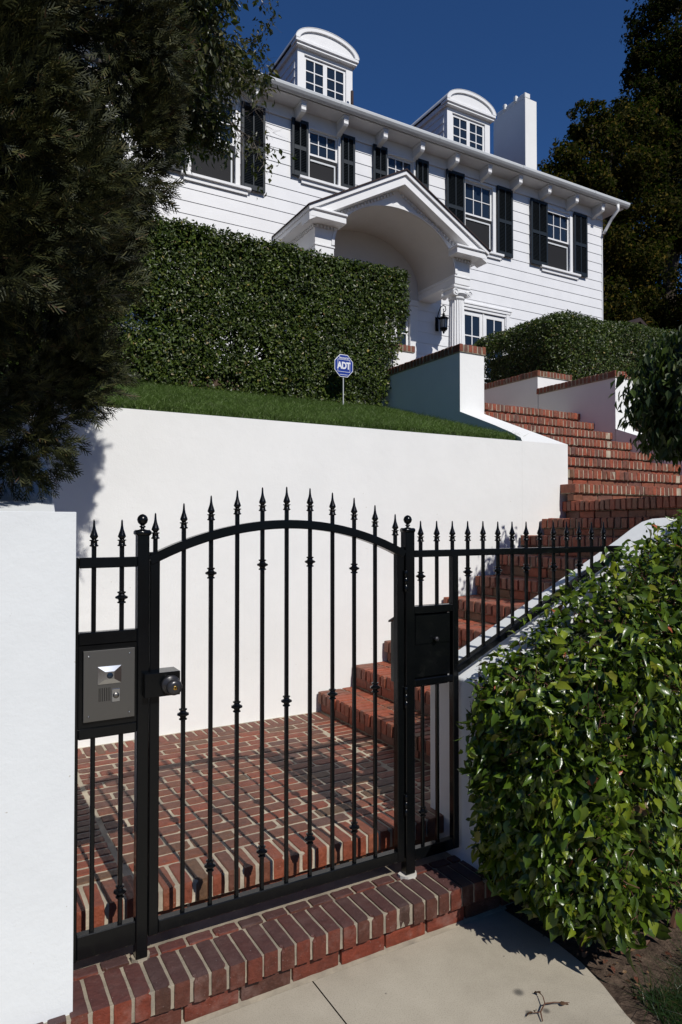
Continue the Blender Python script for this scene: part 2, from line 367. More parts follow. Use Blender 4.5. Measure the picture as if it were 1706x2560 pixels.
def pick(mb, tmpls, P, nrm, tip, S, mi=0):
    s, t, n = frames(nrm, tip); k = rng.integers(0, len(tmpls), len(P))
    for i, (tv, tf) in enumerate(tmpls):
        q = k == i
        if q.any(): scatter(mb, tv, tf, P[q], s[q], t[q], n[q], S[q], mi)
def wob(P, f, seed=0):
    """smooth pseudo-noise -1..1"""
    r = np.random.default_rng(seed); v = np.zeros(len(P))
    for a in range(5):
        d = r.normal(size=3)*f*(1+a*.55); v += np.sin(P@d + r.uniform(0, 6.28))/(1+a*.5)
    return v/2.6

# ================================================================== GROUND
tag(MB().add([(-60, -60, -H-.012), (120, -60, -H-.012), (120, 160, -H-.012), (-60, 160, -H-.012)], [np.array([[0, 1, 2, 3]])])
    .build('ground', M['soil']), kind='structure')
wk = MB()
for x0, x1, y0, y1 in ((-2.5, 1.152, -3, 2.30), (1.157, 2.02, -3, 1.35)):
    wk.add([(x0, y0, -H), (x1, y0, -H), (x1, y1, -H), (x0, y1, -H)], [np.array([[0, 1, 2, 3]])])
edge = [(2.02, 1.35), (1.975, 1.46), (2.0, 1.56), (2.055, 1.70), (2.09, 1.83), (2.10, 1.95), (2.09, 2.1), (2.08, 2.30)]
wk.add([(1.157, 1.35, -H)] + [(x, y, -H) for x, y in edge] + [(1.157, 2.30, -H)], [np.array([list(range(10))])])
tag(wk.build('sidewalk', M['concrete']), kind='structure')

# raised garden ground: left lawn slope, right bed, terrace of the house
def lawn_z(Y): return 0.715 + 0.27*(Y-4.4)
g = MB()
g.prism([(4.45, -1.3), (8.6, -1.3), (8.6, lawn_z(7.6)), (7.6, lawn_z(7.6)), (4.45, lawn_z(4.45))], 0, -8.0, 4.56)
tag(g.build('lawn_slope', M['lawn_soil']), kind='structure')
g = MB().prism([(4.6, -1.3), (9.0, -1.3), (9.0, 2.1), (7.0, 1.9), (4.6, 1.0)], 0, 7.56, 22)
tag(g.build('planting_bed', M['soil']), kind='structure')
g = MB().box(-8.2, 40, 9.0, 60, -1.2, 2.22)
tag(g.build('terrace', M['soil']), kind='structure')

# ================================================================== BRICKWORK
CH = [0.006]; GP = [0.0045]
ROUGH = [False]
def grid_box(nx=7, ny=7, nz=4):
    idx, V, F = {}, [], []
    def vid(p):
        k = tuple(np.round(p, 5))
        if k not in idx: idx[k] = len(V); V.append(p)
        return idx[k]
    seg = (nx, ny, nz)
    for a in range(3):
        b_, c_ = (a+1) % 3, (a+2) % 3
        for s_ in (-1, 1):
            for i in range(seg[b_]):
                for j in range(seg[c_]):
                    q = []
                    for (di, dj) in ((0, 0), (1, 0), (1, 1), (0, 1)):
                        p = np.zeros(3); p[a] = s_; p[b_] = -1+2*(i+di)/seg[b_]; p[c_] = -1+2*(j+dj)/seg[c_]; q.append(vid(p))
                    F.append(q if s_ > 0 else q[::-1])
    return np.array(V), np.array(F)
GB_V, GB_F = grid_box()
def rough_box(mb, x0, x1, y0, y1, z0, z1, mi, r):
    ctr = np.array([(x0+x1)/2, (y0+y1)/2, (z0+z1)/2]); h = np.array([x1-x0, y1-y0, z1-z0])/2
    V = np.sign(GB_V)*np.abs(GB_V)**.8*h; inn = np.maximum(h-r, h*.3); Q = np.clip(V, -inn, inn); D = V-Q; ln = np.linalg.norm(D, axis=1, keepdims=True)
    V = np.where(ln > 1e-7, Q + D/np.maximum(ln, 1e-7)*np.minimum(ln, r), V)
    W = V + ctr + rng.uniform(-9, 9, 3); nn = unit(V/h)
    top = .35 + .65*(np.abs(V[:, 2:3]) < h[2]*.98)
    V = V + nn*(wob(W, 95, 41)*.0012 + wob(W, 230, 42)*.0010)[:, None]*top
    if rng.random() < .35:                                  # a chipped corner
        cn = np.array([rng.choice([-1, 1]), -1, 1])*h; d = np.linalg.norm(V-cn, axis=1); V = V - np.sign(cn)*np.clip(.014-d, 0, 1)[:, None]*.55
    mb.add(V+ctr+np.array([0, 0, rng.normal(0, .0006)]), [GB_F], mi)
def brick(mb, x0, x1, y0, y1, z0, z1, mi=1, rot=0.0, jit=0.0016):
    g_ = GP[0] + rng.random()*.0018
    dz = rng.normal(0, .0012)
    if ROUGH[0]: return rough_box(mb, x0+g_, x1-g_, y0+g_, y1-g_, z0+g_, z1, mi, CH[0])
    mb.box(x0+g_, x1-g_, y0+g_, y1-g_, z0+(g_ if z1-z0 > .03 else 0), z1+dz, mi, CH[0], rot, jit, 0.0025*min(1, .06/max(x1-x0, y1-y0))*4)
def header_row_x(mb, x0, x1, yf, z, mi=1, depth=.19, hgt=.088, pitch=.0635, mortar=True):
    """bricks side by side along X, long axis Y, nose at yf"""
    n_ = max(1, round((x1-x0)/pitch)); p = (x1-x0)/n_
    for i in range(n_):
        o = rng.normal(0, .003)
        brick(mb, x0+i*p, x0+(i+1)*p, yf+o, yf+depth+o*.3, z-hgt, z, mi)
    if mortar: mb.box(x0+.009, x1-.009, yf+.012, yf+depth, z-hgt+.006, z-.0062, 0)
def header_row_y(mb, y0, y1, xf, z, mi=1, depth=.19, hgt=.088, pitch=.0635, dzdy=0.0):
    n_ = max(1, round((y1-y0)/pitch)); p = (y1-y0)/n_
    for i in range(n_):
        o = rng.normal(0, .003); zz = z + dzdy*(i+.5)*p
        brick(mb, xf+o, xf+depth, y0+i*p, y0+(i+1)*p, zz-hgt, zz, mi)
def stretch_x(mb, x0, x1, yf, z0, z1, mi=1, off=0.0, depth=.09, pitch=.2):
    x = x0 - off
    while x < x1-.01:
        a, b = max(x, x0), min(x+pitch, x1)
        if b-a > .02: brick(mb, a, b, yf+rng.normal(0, .002), yf+depth, z0, z1, mi)
        x += pitch
def stretch_y(mb, y0, y1, xf, z0, z1, mi=1, off=0.0, depth=.09, pitch=.2):
    y = y0 - off
    while y < y1-.01:
        a, b = max(y, y0), min(y+pitch, y1)
        if b-a > .02: brick(mb, xf+rng.normal(0, .002), xf+depth, a, b, z0, z1, mi)
        y += pitch

# --- threshold step in front of and under the gate (top -1.50, nose 2.225)
t_ = thing('entrance_step', 'worn brick step under the black gate at the edge of the sidewalk', 'step', (1.1, 2.38, -H))
CH[0] = .0050; GP[0] = .0036; ROUGH[0] = True
b = MB(); header_row_x(b, -.06, 2.23, 2.225, -1.5)
b.build('nosing', [M['mortar'], M['brick_old']], t_)
b = MB(); x = -.05
while x < 2.0:
    brick(b, x, x+.098, 2.418, 2.478, -1.56, -1.503); x += .1
b.box(-.05, 2.0, 2.41, 2.56, -1.6, -1.5115, 0)
b.build('back_course', [M['mortar'], M['brick_old']], t_)
b = MB(); stretch_x(b, -.05, 2.2, 2.248, -1.658, -1.588, 1, .07)
b.box(-.05, 2.2, 2.268, 2.5, -1.668, -1.586, 0)
b.prism([(2.235, -H+.001), (2.266, -H+.001), (2.266, -1.648)], 0, -.05, 2.1, 0)
b.build('base_course', [M['mortar'], M['brick_old']], t_)

# --- courtyard floor (top -1.35, nose 2.54)
FZ = -1.35; CH[0] = .006; GP[0] = .0052
b = MB()
header_row_x(b, .30, 2.03, 2.540, FZ, 1, .185)
# running bond field between the borders
y = 2.725; row = 0
while y < 4.20:
    x = .60 - (row % 2)*.1 + rng.normal(0, .006)
    while x < 2.14:
        a, c_ = max(x, .60), min(x+.2, 2.13)
        if c_-a > .03: brick(b, a, c_, y, y+.0865, FZ-.06, FZ)
        x += .2
    y += .0865; row += 1
header_row_x(b, .5, 2.32, 4.205, FZ, 1, .19, .06, mortar=False)
# left border: bricks across, mitred at the corner
y = 2.73
while y < 4.2:
    brick(b, .375, .59, y, y+.064, FZ-.06, FZ); brick(b, .17, .37, y, y+.064, FZ-.06, FZ); y += .065
y = 2.73                                         # border along the first riser
while y < 4.2:
    brick(b, 2.135, 2.345, y, y+.064, FZ-.06, FZ); y += .065
b.box(.17, 2.345, 2.556, 4.41, FZ-.085, FZ-.0045, 0); b.box(.17, 2.345, 2.590, 4.41, FZ-.2, FZ-.086, 0)
stretch_x(b, .30, 2.03, 2.572, -1.502, -1.440, 1, .1)
o = b.build('courtyard_paving', [M['mortar_pale'], M['brick']]); tag(o, kind='structure')

# --- lower flight: noses along Y, rising towards +X along the retaining wall
GP[0] = .0042; CH[0] = .005
SX = [2.32, 2.607, 2.89, 3.172, 3.458, 3.785, 4.035, 4.30, 4.56]
SZ = [-1.204, -1.045, -.885, -.734, -.582, -.422, -.254, -.094, .056]
st = thing('brick_staircase', 'red brick stairs climbing from the courtyard past the white walls to the house', 'stairs', (4.2, 3.6, FZ))
def flight_step(k):
    x0, z = SX[k], SZ[k]; x1 = (SX+[4.84])[k+1]; zl = FZ if k == 0 else SZ[k-1]
    b = MB(); y0, y1 = 2.665, 4.396
    header_row_y(b, y0, y1, x0-.012, z, 1, .195)
    yy = y0
    while yy < y1-.01:
        brick(b, x0+.185, x1+.02, yy, min(yy+.0635, y1), z-.05, z); yy += .0635
    b.box(x0+.004, x1+.03, y0, y1, z-.086, z-.007, 0); b.box(x0+.028, x1+.03, y0, y1, zl-.02, z-.087, 0)
    stretch_y(b, y0, y1, x0+.012, zl-.002, z-.089, 1, random.uniform(0, .19))
    b.build('step', [M['mortar'], M['brick_step']], st)
for k in range(9):
    ROUGH[0] = k < 3; flight_step(k)
ROUGH[0] = False
# --- turning landing (step 10): skewed nose
b = MB(); p0 = np.array([4.84, 4.396]); d10 = unit(np.array([-.20, -1.0])); nb = 27
ang = math.atan2(d10[1], d10[0]) + math.pi/2
for i in range(nb):
    c_ = p0 + d10*(i+.5)*.0635; cx_, cy_ = c_[0]+.085, c_[1]
    b.box(cx_-.095, cx_+.095, cy_-.029, cy_+.029, .123, .211+rng.normal(0, .001), 1, .006, ang, .0015)
for i in range(9):
    c_ = p0 + d10*(i+.5)*.2; cx_, cy_ = c_[0]+.07, c_[1]
    b.box(cx_-.045, cx_+.045, cy_-.097, cy_+.097, .056, .118, 1, .006, ang, .0015)
b.prism([(4.885, 4.42), (4.885-.35, 2.67), (7.3, 2.67), (7.3, 4.42)], 2, -1.3, .203, 0)
b.build('landing', [M['mortar'], M['brick_step']], st)
# --- upper flight: noses along X, rising towards +Y
UY = [4.24, 4.50, 4.82, 5.17, 5.46, 5.74, 6.02, 6.25]
for k, y0 in enumerate(UY):
    z = .211 + .157*(k+1) - (0 if k else 0); y1 = (UY+[7.55])[k+1]; b = MB()
    xl = 4.80 if k == 0 else 4.90; xr = 7.2
    header_row_x(b, xl, xr, y0-.012, z)
    x = xl
    while x < xr-.01 and k < 7:
        brick(b, x, min(x+.0635, xr), y0+.18, y1+.02, z-.05, z); x += .0635
    b.box(xl+.012, xr-.002, y0+.003, y1+.03, z-.086, z-.007, 0); b.box(xl+(.10 if k == 0 else .012), xr-.002, y0+.030, y1+.03, z-.3, z-.087, 0)
    stretch_x(b, xl+.01, xr, y0+.013, z-.158, z-.089, 1, random.uniform(0, .19))
    b.build('step', [M['mortar_pale'], M['brick_step']], st)
for k in range(5):
    z = 1.467 + .157*(k+1); y0 = 7.55+.3*k; b = MB()
    header_row_x(b, 4.9, 7.18, y0, z); b.box(4.9, 7.18, y0+.01, y0+.34 if k < 4 else 9.2, z-.3, z-.004, 0)
    b.build('step', [M['mortar_pale'], M['brick_step']], st)

# ================================================================== WHITE WALLS
def wall_build(b, name, m, label, bevel=0.008, smooth=False):
    o = b.build(name, m); tag(o, label, 'wall', None, 'thing')
    if bevel:
        md = o.modifiers.new('soft_edges', 'BEVEL'); md.width = bevel; md.segments = 3; md.limit_method = 'ANGLE'; md.angle_limit = math.radians(30)
        o.data.polygons.foreach_set('use_smooth', np.ones(len(o.data.polygons), bool)); 
        w_ = o.modifiers.new('even_shading', 'WEIGHTED_NORMAL'); w_.keep_sharp = False
    return o
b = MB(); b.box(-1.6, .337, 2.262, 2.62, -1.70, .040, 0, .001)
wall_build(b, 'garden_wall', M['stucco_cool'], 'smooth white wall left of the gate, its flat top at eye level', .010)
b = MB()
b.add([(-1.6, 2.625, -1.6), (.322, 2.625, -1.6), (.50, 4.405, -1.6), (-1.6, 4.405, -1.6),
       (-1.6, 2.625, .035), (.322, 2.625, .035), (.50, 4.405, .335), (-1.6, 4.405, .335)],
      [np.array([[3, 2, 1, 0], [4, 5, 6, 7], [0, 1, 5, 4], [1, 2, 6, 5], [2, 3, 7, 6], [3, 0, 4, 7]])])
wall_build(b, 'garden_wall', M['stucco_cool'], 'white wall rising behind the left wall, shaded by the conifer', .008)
# long retaining wall with the curb that climbs beside the stairs
b = MB(); b.box(-8, 4.905, 4.41, 4.62, -1.7, .735, 0, .001)
o = wall_build(b, 'retaining_wall', M['stucco'], 'long bright white retaining wall behind the gate below the lawn', .010)
rings = []
for (y, z, xl) in ((4.409, .736, 4.34), (4.55, .79, 4.46), (4.75, .868, 4.53), (5.0, .966, 4.565), (5.57, 1.19, 4.58)):
    rings.append([(4.908, y, -.2), (4.908, y, z), (xl, y, z), (xl, y, -.2)])
b = MB().loft(rings); b.box(4.58, 4.91, 5.54, 6.98, .4, 1.80, 0, .001)
wall_build(b, 'stair_wall', M['stucco'], 'white stair wall with brick coping, between the lawn and the stairs', .006)
cp = MB()
def coping(b, x0, x1, y0, y1, z, front=True):
    """bricks on edge across a wall that runs along Y"""
    y = y0 - .02
    if front:
        n_ = max(1, round((x1-x0+.04)/.063)); p = (x1-x0+.04)/n_
        for i in range(n_): brick(b, x0-.02+i*p, x0-.02+(i+1)*p, y, y+.13, z, z+.085)
        b.box(x0-.012, x1+.012, y+.008, y+.13, z, z+.079, 0); y += .13
    yy = y
    while yy < y1-.01:
        brick(b, x0-.02, x1+.02, yy, yy+.063, z, z+.085); yy += .0635
    b.box(x0-.012, x1+.012, y, y1-.002, z, z+.079, 0)
def as_part(b, name, mats, top):
    return b.build(name, mats, top)
cwall = o = [x for x in C.objects if x.name.startswith('stair_wall')][0]
coping(cp, 4.58, 4.91, 5.54, 6.975, 1.802); cp.build('brick_coping', [M['mortar'], M['brick']], cwall)
# upper left pier with coping
b = MB(); b.box(4.56, 5.03, 6.985, 7.32, .8, 2.16, 0, .001); b.box(4.62, 4.93, 7.32, 8.9, .8, 2.16, 0, .001)
o = wall_build(b, 'stair_wall', M['stucco'], 'upper white stair pier half hidden by the end of the left hedge', .006)
cp = MB(); coping(cp, 4.56, 5.03, 6.985, 7.32, 2.162); coping(cp, 4.62, 4.93, 7.32, 8.9, 2.162, False); cp.build('brick_coping', [M['mortar'], M['brick']], o)
# right stair wall: sloped curb, pier and coping; then the upper wall
b = MB()
b.loft([[(7.55, y, -.2), (7.55, y, z), (7.185, y, z), (7.185, y, -.2)] for (y, z) in ((3.1, .20), (4.4, .70), (5.70, 1.20))])
b.box(7.185, 7.56, 5.69, 6.98, .3, 1.84, 0, .001)
o = wall_build(b, 'stair_wall', M['stucco'], 'white stair wall right of the stairs with a lit end face and brick coping', .006)
cp = MB(); coping(cp, 7.185, 7.56, 5.69, 6.96, 1.842); cp.build('brick_coping', [M['mortar'], M['brick']], o)
b = MB(); b.box(7.185, 7.85, 6.99, 7.30, .9, 2.10, 0, .001); b.box(7.185, 7.55, 7.30, 9.2, .9, 2.10, 0, .001)
o = wall_build(b, 'stair_wall', M['stucco'], 'farther white wall with brick coping beside the top of the stairs', .006)
cp = MB(); coping(cp, 7.185, 7.85, 6.99, 7.30, 2.102); coping(cp, 7.185, 7.55, 7.30, 9.2, 2.102, False); cp.build('brick_coping', [M['mortar'], M['brick']], o)
# lower cheek wall that carries the railing: slope, curve, flat
prof = [(2.0, -.695), (2.6, -.425), (3.1, -.20), (3.35, -.085), (3.48, -.020), (3.57, .018), (3.66, .036), (3.76, .042), (5.2, .042)]
poly = [(x, z) for x, z in prof] + [(5.2, -1.7), (2.0, -1.7)]
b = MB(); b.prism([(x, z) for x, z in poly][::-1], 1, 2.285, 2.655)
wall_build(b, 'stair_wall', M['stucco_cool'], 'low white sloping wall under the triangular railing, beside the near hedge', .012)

# ================================================================== IRONWORK
YF, YB = 2.405, 2.443; YC = 2.424
def spear(b, x, zt, y=YC, s=1.0):
    """spear finial: tip at zt; lower collar ends 0.092 below"""
    b.lathe([(.0012*s, 0), (.0030*s, -.004), (.0042*s, -.022), (.0062*s, -.034), (.0125*s, -.053), (.0142*s, -.0585), (.0085*s, -.066), (.0072*s, -.0685)],
            (x, y, zt), 10)
    return zt
def collar(b, x, zt, y=YC):
    z = zt-.0685
    b.lathe([(.0085, 0), (.0150, -.001), (.0150, -.004), (.0105, -.0055), (.0115, -.017), (.0150, -.019), (.0150, -.0225), (.0095, -.024)], (x, y, z), 10)
def knuckle(b, x, z, y=YC):
    b.lathe([(.0085, .021), (.0150, .019), (.0145, .0155), (.0100, .0125), (.0120, .0075), (.0215, .0025), (.0215, -.0025), (.0120, -.0075), (.0100, -.0125), (.0145, -.0155), (.0150, -.019), (.0085, -.021)], (x, y, z), 10)
def picket(par, x, zb, zt, knots=(), y=YC):
    b = MB(); b.box(x-.0072, x+.0072, y-.0072, y+.0072, zb, zt-.07, 0, .0022)
    for z in knots: knuckle(b, x, z, y)
    p = b.build('picket', M['iron'], par, False)
    f = MB(); spear(f, x, zt, y); collar(f, x, zt, y); f.build('spear_finial', M['iron'], p, True)
    return p
def post(par, x0, x1, zb, zt):
    b = MB(); b.box(x0, x1, YF, YF+.042, zb, zt, 0, .003)
    b.build('post', M['iron'], par); xc = (x0+x1)/2; yc = YF+.021
    f = MB(); f.box(xc-.0265, xc+.0265, yc-.0265, yc+.0265, zt-.020, zt, 0, .006)
    f.lathe([(r_*.76, z_*.80) for r_, z_ in [(.020, 0), (.0085, .004), (.0085, .009), (.014, .012), (.014, .016), (.008, .020), (.012, .023), (.0205, .031), (.0245, .043), (.0245, .047), (.0205, .058), (.012, .066), (.003, .0695)]], (xc, yc, zt), 20)
    f.build('ball_cap', M['iron'], par, True)

# --- arched gate
gate = thing('entrance_gate', 'black arched iron gate with spear tipped bars and a round knob lock', 'gate', (1.14, YC, -1.43))
b = MB(); b.box(.603, .638, YF+.002, YB-.002, -1.428, -.096, 0, .003); b.build('left_stile', M['iron'], gate).name = 'stile'
b = MB(); b.box(1.648, 1.683, YF+.002, YB-.002, -1.428, -.096, 0, .003); b.build('stile', M['iron'], gate)
b = MB(); b.box(.638, 1.648, YF+.002, YB-.002, -1.426, -1.381, 0, .003); b.build('bottom_rail', M['iron'], gate)
xc_, Rr = 1.143, 1.205
def arc_z(x): return -.010 - .0 + (math.sqrt(Rr*Rr-(x-xc_)**2) - Rr) + .012
rings = []
for i in range(33):
    x = .603 + i*(1.683-.603)/32; z = arc_z(x); nx, nz = (x-xc_)/Rr, math.sqrt(1-((x-xc_)/Rr)**2)
    h_ = .017; c_ = .003; r_ = []
    for (yy, s) in ((YF-.002+c_, -h_), (YF-.002, -h_+c_), (YF-.002, h_-c_), (YF-.002+c_, h_), (YB-c_, h_), (YB, h_-c_), (YB, -h_+c_), (YB-c_, -h_)):
        r_.append((x+nx*s, yy, z+nz*s))
    rings.append(r_)
MB().loft(rings).build('arched_rail', M['iron'], gate)
tipz = [.042, .078, .108, .130, .144, .149, .146, .131, .112, .083, .046]
kn = {1: (-.68,), 2: (-.178, -1.243), 3: (-.68,), 4: (-.153, -1.24), 5: (-.685,), 6: (-.147, -1.238), 7: (-.683,), 8: (-.180, -1.238), 9: (-.68,)}
for i in range(11):
    x = .625 + i*.1022
    zb = arc_z(max(.61, min(1.675, x)))+.01 if i in (0, 10) else -1.385
    picket(gate, x, zb, tipz[i], kn.get(i, ()))
b = MB(); b.box(.579, .702, YF-.030, YF+.05, -.596, -.513, 0, .0015); lb = b.build('lock_box', M['iron'], gate)
b = MB(); b.lathe([(.0335, 0), (.0335, .006), (.030, .011), (.015, .013), (.0135, .022), (.020, .030), (.0265, .040), (.0275, .047), (.025, .054), (.017, .0585), (.0135, .059)], (.668, YF-.030, -.558), 28, 0, 0, 1)
kb = b.build('door_knob', M['knob'], gate, True)
b = MB(); b.lathe([(.0075, 0), (.0075, .0015), (.006, .002)], (.668, YF-.088, -.558), 16, 0, 0, 1)
b.box(.6672, .6688, YF-.0908, YF-.0898, -.562, -.554, 1); b.build('key_cylinder', [M['brass'], M['hole']], kb, True)
for z in (-.24, -.735, -1.19):
    b = MB(); b.lathe([(.0075, -.045), (.0085, -.044), (.0085, -.017), (.0065, -.016), (.0065, -.014), (.0085, -.013), (.0085, .013), (.0065, .014), (.0065, .016), (.0085, .017), (.0085, .044), (.0075, .045)], (1.6845, YF-.006, z), 10)
    b.build('hinge', M['iron'], gate, True)

# --- left fence: post, frame, two pickets, backing of the intercom
fl = thing('iron_fence', 'narrow black fence panel left of the gate that holds the steel intercom', 'fence', (.47, YC, -1.5), 'fixed iron fences beside the gate')
post(fl, .5605, .6005, -1.502, -.018)
b = MB()
b.box(.342, .369, YF+.003, YB-.002, -1.444, -.111, 0, .003)
for z1, z0 in ((-.111, -.146), (-.361, -.404), (-.680, -.716), (-1.361, -1.440)): b.box(.369, .5605, YF+.003, YB-.002, z0, z1, 0, .003)
b.build('frame', M['iron'], fl)
b = MB(); b.box(.369, .5605, YF+.008, YB-.006, -.680, -.404, 0, .001); b.build('backing_plate', M['iron'], fl)
for x, k in ((.418, ()), (.510, (-.250, -1.253))):
    up = MB(); up.box(x-.0072, x+.0072, YC-.0072, YC+.0072, -.362, -.084+.03, 0, .0022)
    lo_ = MB(); lo_.box(x-.0072, x+.0072, YC-.0072, YC+.0072, -1.365, -.715, 0, .0022)
    for z in k: knuckle(up if z > -.5 else lo_, x, z)
    p = up.build('picket', M['iron'], fl); f = MB(); spear(f, x, .018); collar(f, x, .018); f.build('spear_finial', M['iron'], p, True)
    lo_.build('picket', M['iron'], fl)

# --- right fence: post, panel, triangular railing on the sloping wall
fr = thing('iron_fence', 'black fence right of the gate running on as a triangular railing up the white slope', 'fence', (2.2, YC, -1.5), 'fixed iron fences beside the gate')
post(fr, 1.690, 1.737, -1.490, -.014)
b = MB()
b.box(1.948, 1.980, YF+.003, YB-.002, -1.440, -.1255, 0, .003)
for z1, z0 in ((-.353, -.386), (-.668, -.698), (-1.392, -1.440)): b.box(1.737, 1.948, YF+.003, YB-.002, z0, z1, 0, .003)
b.box(1.737, 3.085, YF+.001, YB, -.141, -.111, 0, .003)
b.bar((1.975, YC, -.648), (3.088, YC, -.137), .036, .034, 0, (0, 0, 1), .003)
b.build('frame', M['iron'], fr)
def diag(x): return -.648 + (x-1.975)*(.511/1.113) + .012
RX = [1.781, 1.869, 1.957, 2.046, 2.137, 2.228, 2.318, 2.409, 2.500, 2.593, 2.686, 2.776, 2.868, 2.960]
for i, x in enumerate(RX):
    tip = .018 if i < 5 else .016
    if i == 2: zb, ks = -.12, ()
    elif i < 2: zb, ks = -.355, ((-.225,) if i == 0 else ())
    else: zb, ks = diag(x), ({3: (-.215,), 5: (-.215,), 7: (-.210,), 9: (-.208,), 11: (-.205,)}.get(i, ()))
    picket(fr, x, zb, tip, ks)
for x, ks in ((1.789, (-1.245,)), (1.869, ())):
    lo_ = MB(); lo_.box(x-.0072, x+.0072, YC-.0072, YC+.0072, -1.395, -.697, 0, .0022)
    for z in ks: knuckle(lo_, x, z)
    lo_.build('picket', M['iron'], fr)
for nm, xp in (('cement_patch', 1.712), ('cement_patch', .582)):
    b = MB(); pr = []
    for i in range(12):
        a = i/12*6.283; pr.append((xp+math.cos(a)*((.041 if xp > 1 else .031)+.006*math.sin(a*3)), 2.424+math.sin(a)*((.037 if xp > 1 else .030)+.005*math.cos(a*2))))
    b.prism(pr, 2, -1.515, -1.4925); o = b.build(nm, M['cement'] if xp > 1 else M['mortar'], fr if xp > 1 else fl)

# --- mailbox mounted inside the right fence
mbx = thing('mailbox', 'black metal letter box set in the fence right of the gate', 'mailbox', (1.84, 2.5, -.71))
b = MB(); b.prism([(YB-.001, -.395+.03), (2.60, -.445), (2.60, -.71), (YB-.001, -.71)][::-1], 0, 1.742, 1.942)
b.build('box', M['iron'], mbx)
b = MB(); b.prism([(YB-.004, -.352), (2.612, -.437), (2.612, -.445), (YB-.004, -.360)][::-1], 0, 1.736, 1.946); b.build('lid', M['iron'], mbx)
b = MB(); b.box(1.745, 1.940, YF+.016, YF+.024, -.664, -.392, 0, .001); b.box(1.748, 1.937, YF+.012, YF+.0155, -.520, -.396, 0, .001)
b.build('front_plate', M['iron'], mbx)
b = MB(); b.lathe([(.006, 0), (.005, .008), (.010, .012), (.011, .018), (.007, .023), (.002, .024)], (1.850, YF+.012, -.500), 14, 0, 0, 1)
b.build('pull_knob', M['knob'], mbx, True)

# --- intercom
ic = thing('intercom', 'brushed steel intercom plate with camera and call button in the left fence', 'intercom', (.467, YF, -.66))
yp = YF-.0005
b = MB(); b.box(.383, .551, yp-.004, yp+.006, -.658, -.422, 0, .0012); b.build('face_plate', M['steel'], ic)
b = MB()
R0 = [(.428, -.536), (.505, -.536), (.505, -.477), (.428, -.477)]; R1 = [(.451, -.519), (.480, -.519), (.480, -.494), (.451, -.494)]
b.loft([[(x, yp-.004, z) for x, z in R0], [(x, yp-.007, z) for x, z in R0], [(x, yp-.016, z) for x, z in R1]])
hd = b.build('camera_hood', M['chrome'], ic)
b = MB(); b.lathe([(.010, 0), (.010, .002), (.006, .004), (.001, .005)], (.466, yp-.0155, -.507), 20, 0, 0, 1); b.build('lens', M['glass'], hd, True)
b = MB()
for i in range(7): b.box(.4325+i*.0058, .4345+i*.0058, yp-.0046, yp-.0036, -.594, -.549, 0, .0003)
b.build('speaker_slots', M['hole'], ic)
b = MB(); b.box(.4745, .5015, yp-.0065, yp-.0035, -.5995, -.5555, 0, .001)
cb = b.build('button_plate', M['chrome'], ic)
b = MB(); b.lathe([(.0105, 0), (.0105, .002), (.0085, .004), (.005, .0055), (.001, .006)], (.488, yp-.0065, -.5775), 22, 0, 0, 1); b.build('call_button', M['steel'], cb, True)
for x, z in ((.400, -.440), (.533, -.440), (.400, -.640), (.533, -.640)):
    b = MB(); b.lathe([(.0032, 0), (.0028, .0015), (.001, .0022)], (x, yp-.004, z), 12, 0, 0, 1); b.build('screw', M['chrome'], ic, True)

# ================================================================== YARD SIGN
ys = thing('yard_sign', 'blue octagonal security sign on a thin stake in front of the left hedge', 'sign', (3.805, 6.62, lawn_z(6.62)))
ysx, ysy, ysz = 3.805, 6.62, 1.785
def octo(r): return [(ysx+r*math.cos(math.pi/8+i*math.pi/4), ysz+1.06*r*math.sin(math.pi/8+i*math.pi/4)) for i in range(8)]
b = MB(); b.prism([p for p in octo(.129)], 1, ysy-.002, ysy+.004, 1); b.prism([p for p in octo(.1215)], 1, ysy-.0036, ysy-.0022, 0)
pl = b.build('sign_plate', [M['sign_blue'], M['sign_white']], ys)
b = MB()
for x0, x1, z0, z1 in ((-.080, .080, .066, .0705), (-.080, .080, -.0705, -.066), (-.080, -.0755, -.066, .066), (.0755, .080, -.066, .066)):
    b.box(ysx+x0, ysx+x1, ysy-.0046, ysy-.0038, ysz+z0, ysz+z1, 0, .0002)
b.box(ysx-.055, ysx+.050, ysy-.0046, ysy-.0038, ysz-.104, ysz-.099, 0, .0002)
b.build('border', M['sign_white'], pl)
b = MB(); b.box(ysx-.007, ysx+.004, ysy+.005, ysy+.008, 1.1, ysz+.05, 0, .001); b.build('stake', M['stake'], ys)
def text(s, size, x, z, par, off=.0, sx=1.0):
    cu = bpy.data.curves.new('lettering', 'FONT'); cu.body = s; cu.size = size; cu.align_x = 'CENTER'; cu.align_y = 'CENTER'
    cu.extrude = .0004; cu.offset = off; cu.space_character = .92; cu.materials.append(M['sign_white'])
    tmp = bpy.data.objects.new('lettering', cu); C.objects.link(tmp)
    dg = bpy.context.evaluated_depsgraph_get(); me = bpy.data.meshes.new_from_object(tmp.evaluated_get(dg))
    bpy.data.objects.remove(tmp); o = bpy.data.objects.new('lettering', me); C.objects.link(o)
    po = par['_o']; o.location = (x-po[0], ysy-.0048-po[1], z+H-po[2]); o.rotation_euler = (math.pi/2, 0, 0); o.scale = (sx, 1, 1); o.parent = par
text('ADT', .105, ysx, ysz-.002, pl, .0045, .82)
text('Secured by', .030, ysx, ysz+.087, pl, .0006, 1.0)

# ================================================================== HOUSE
HY = 11.3
house = thing('house', 'white clapboard house with dark shutters, dormers and an arched portico', 'house', (6.5, 14, 2.22))
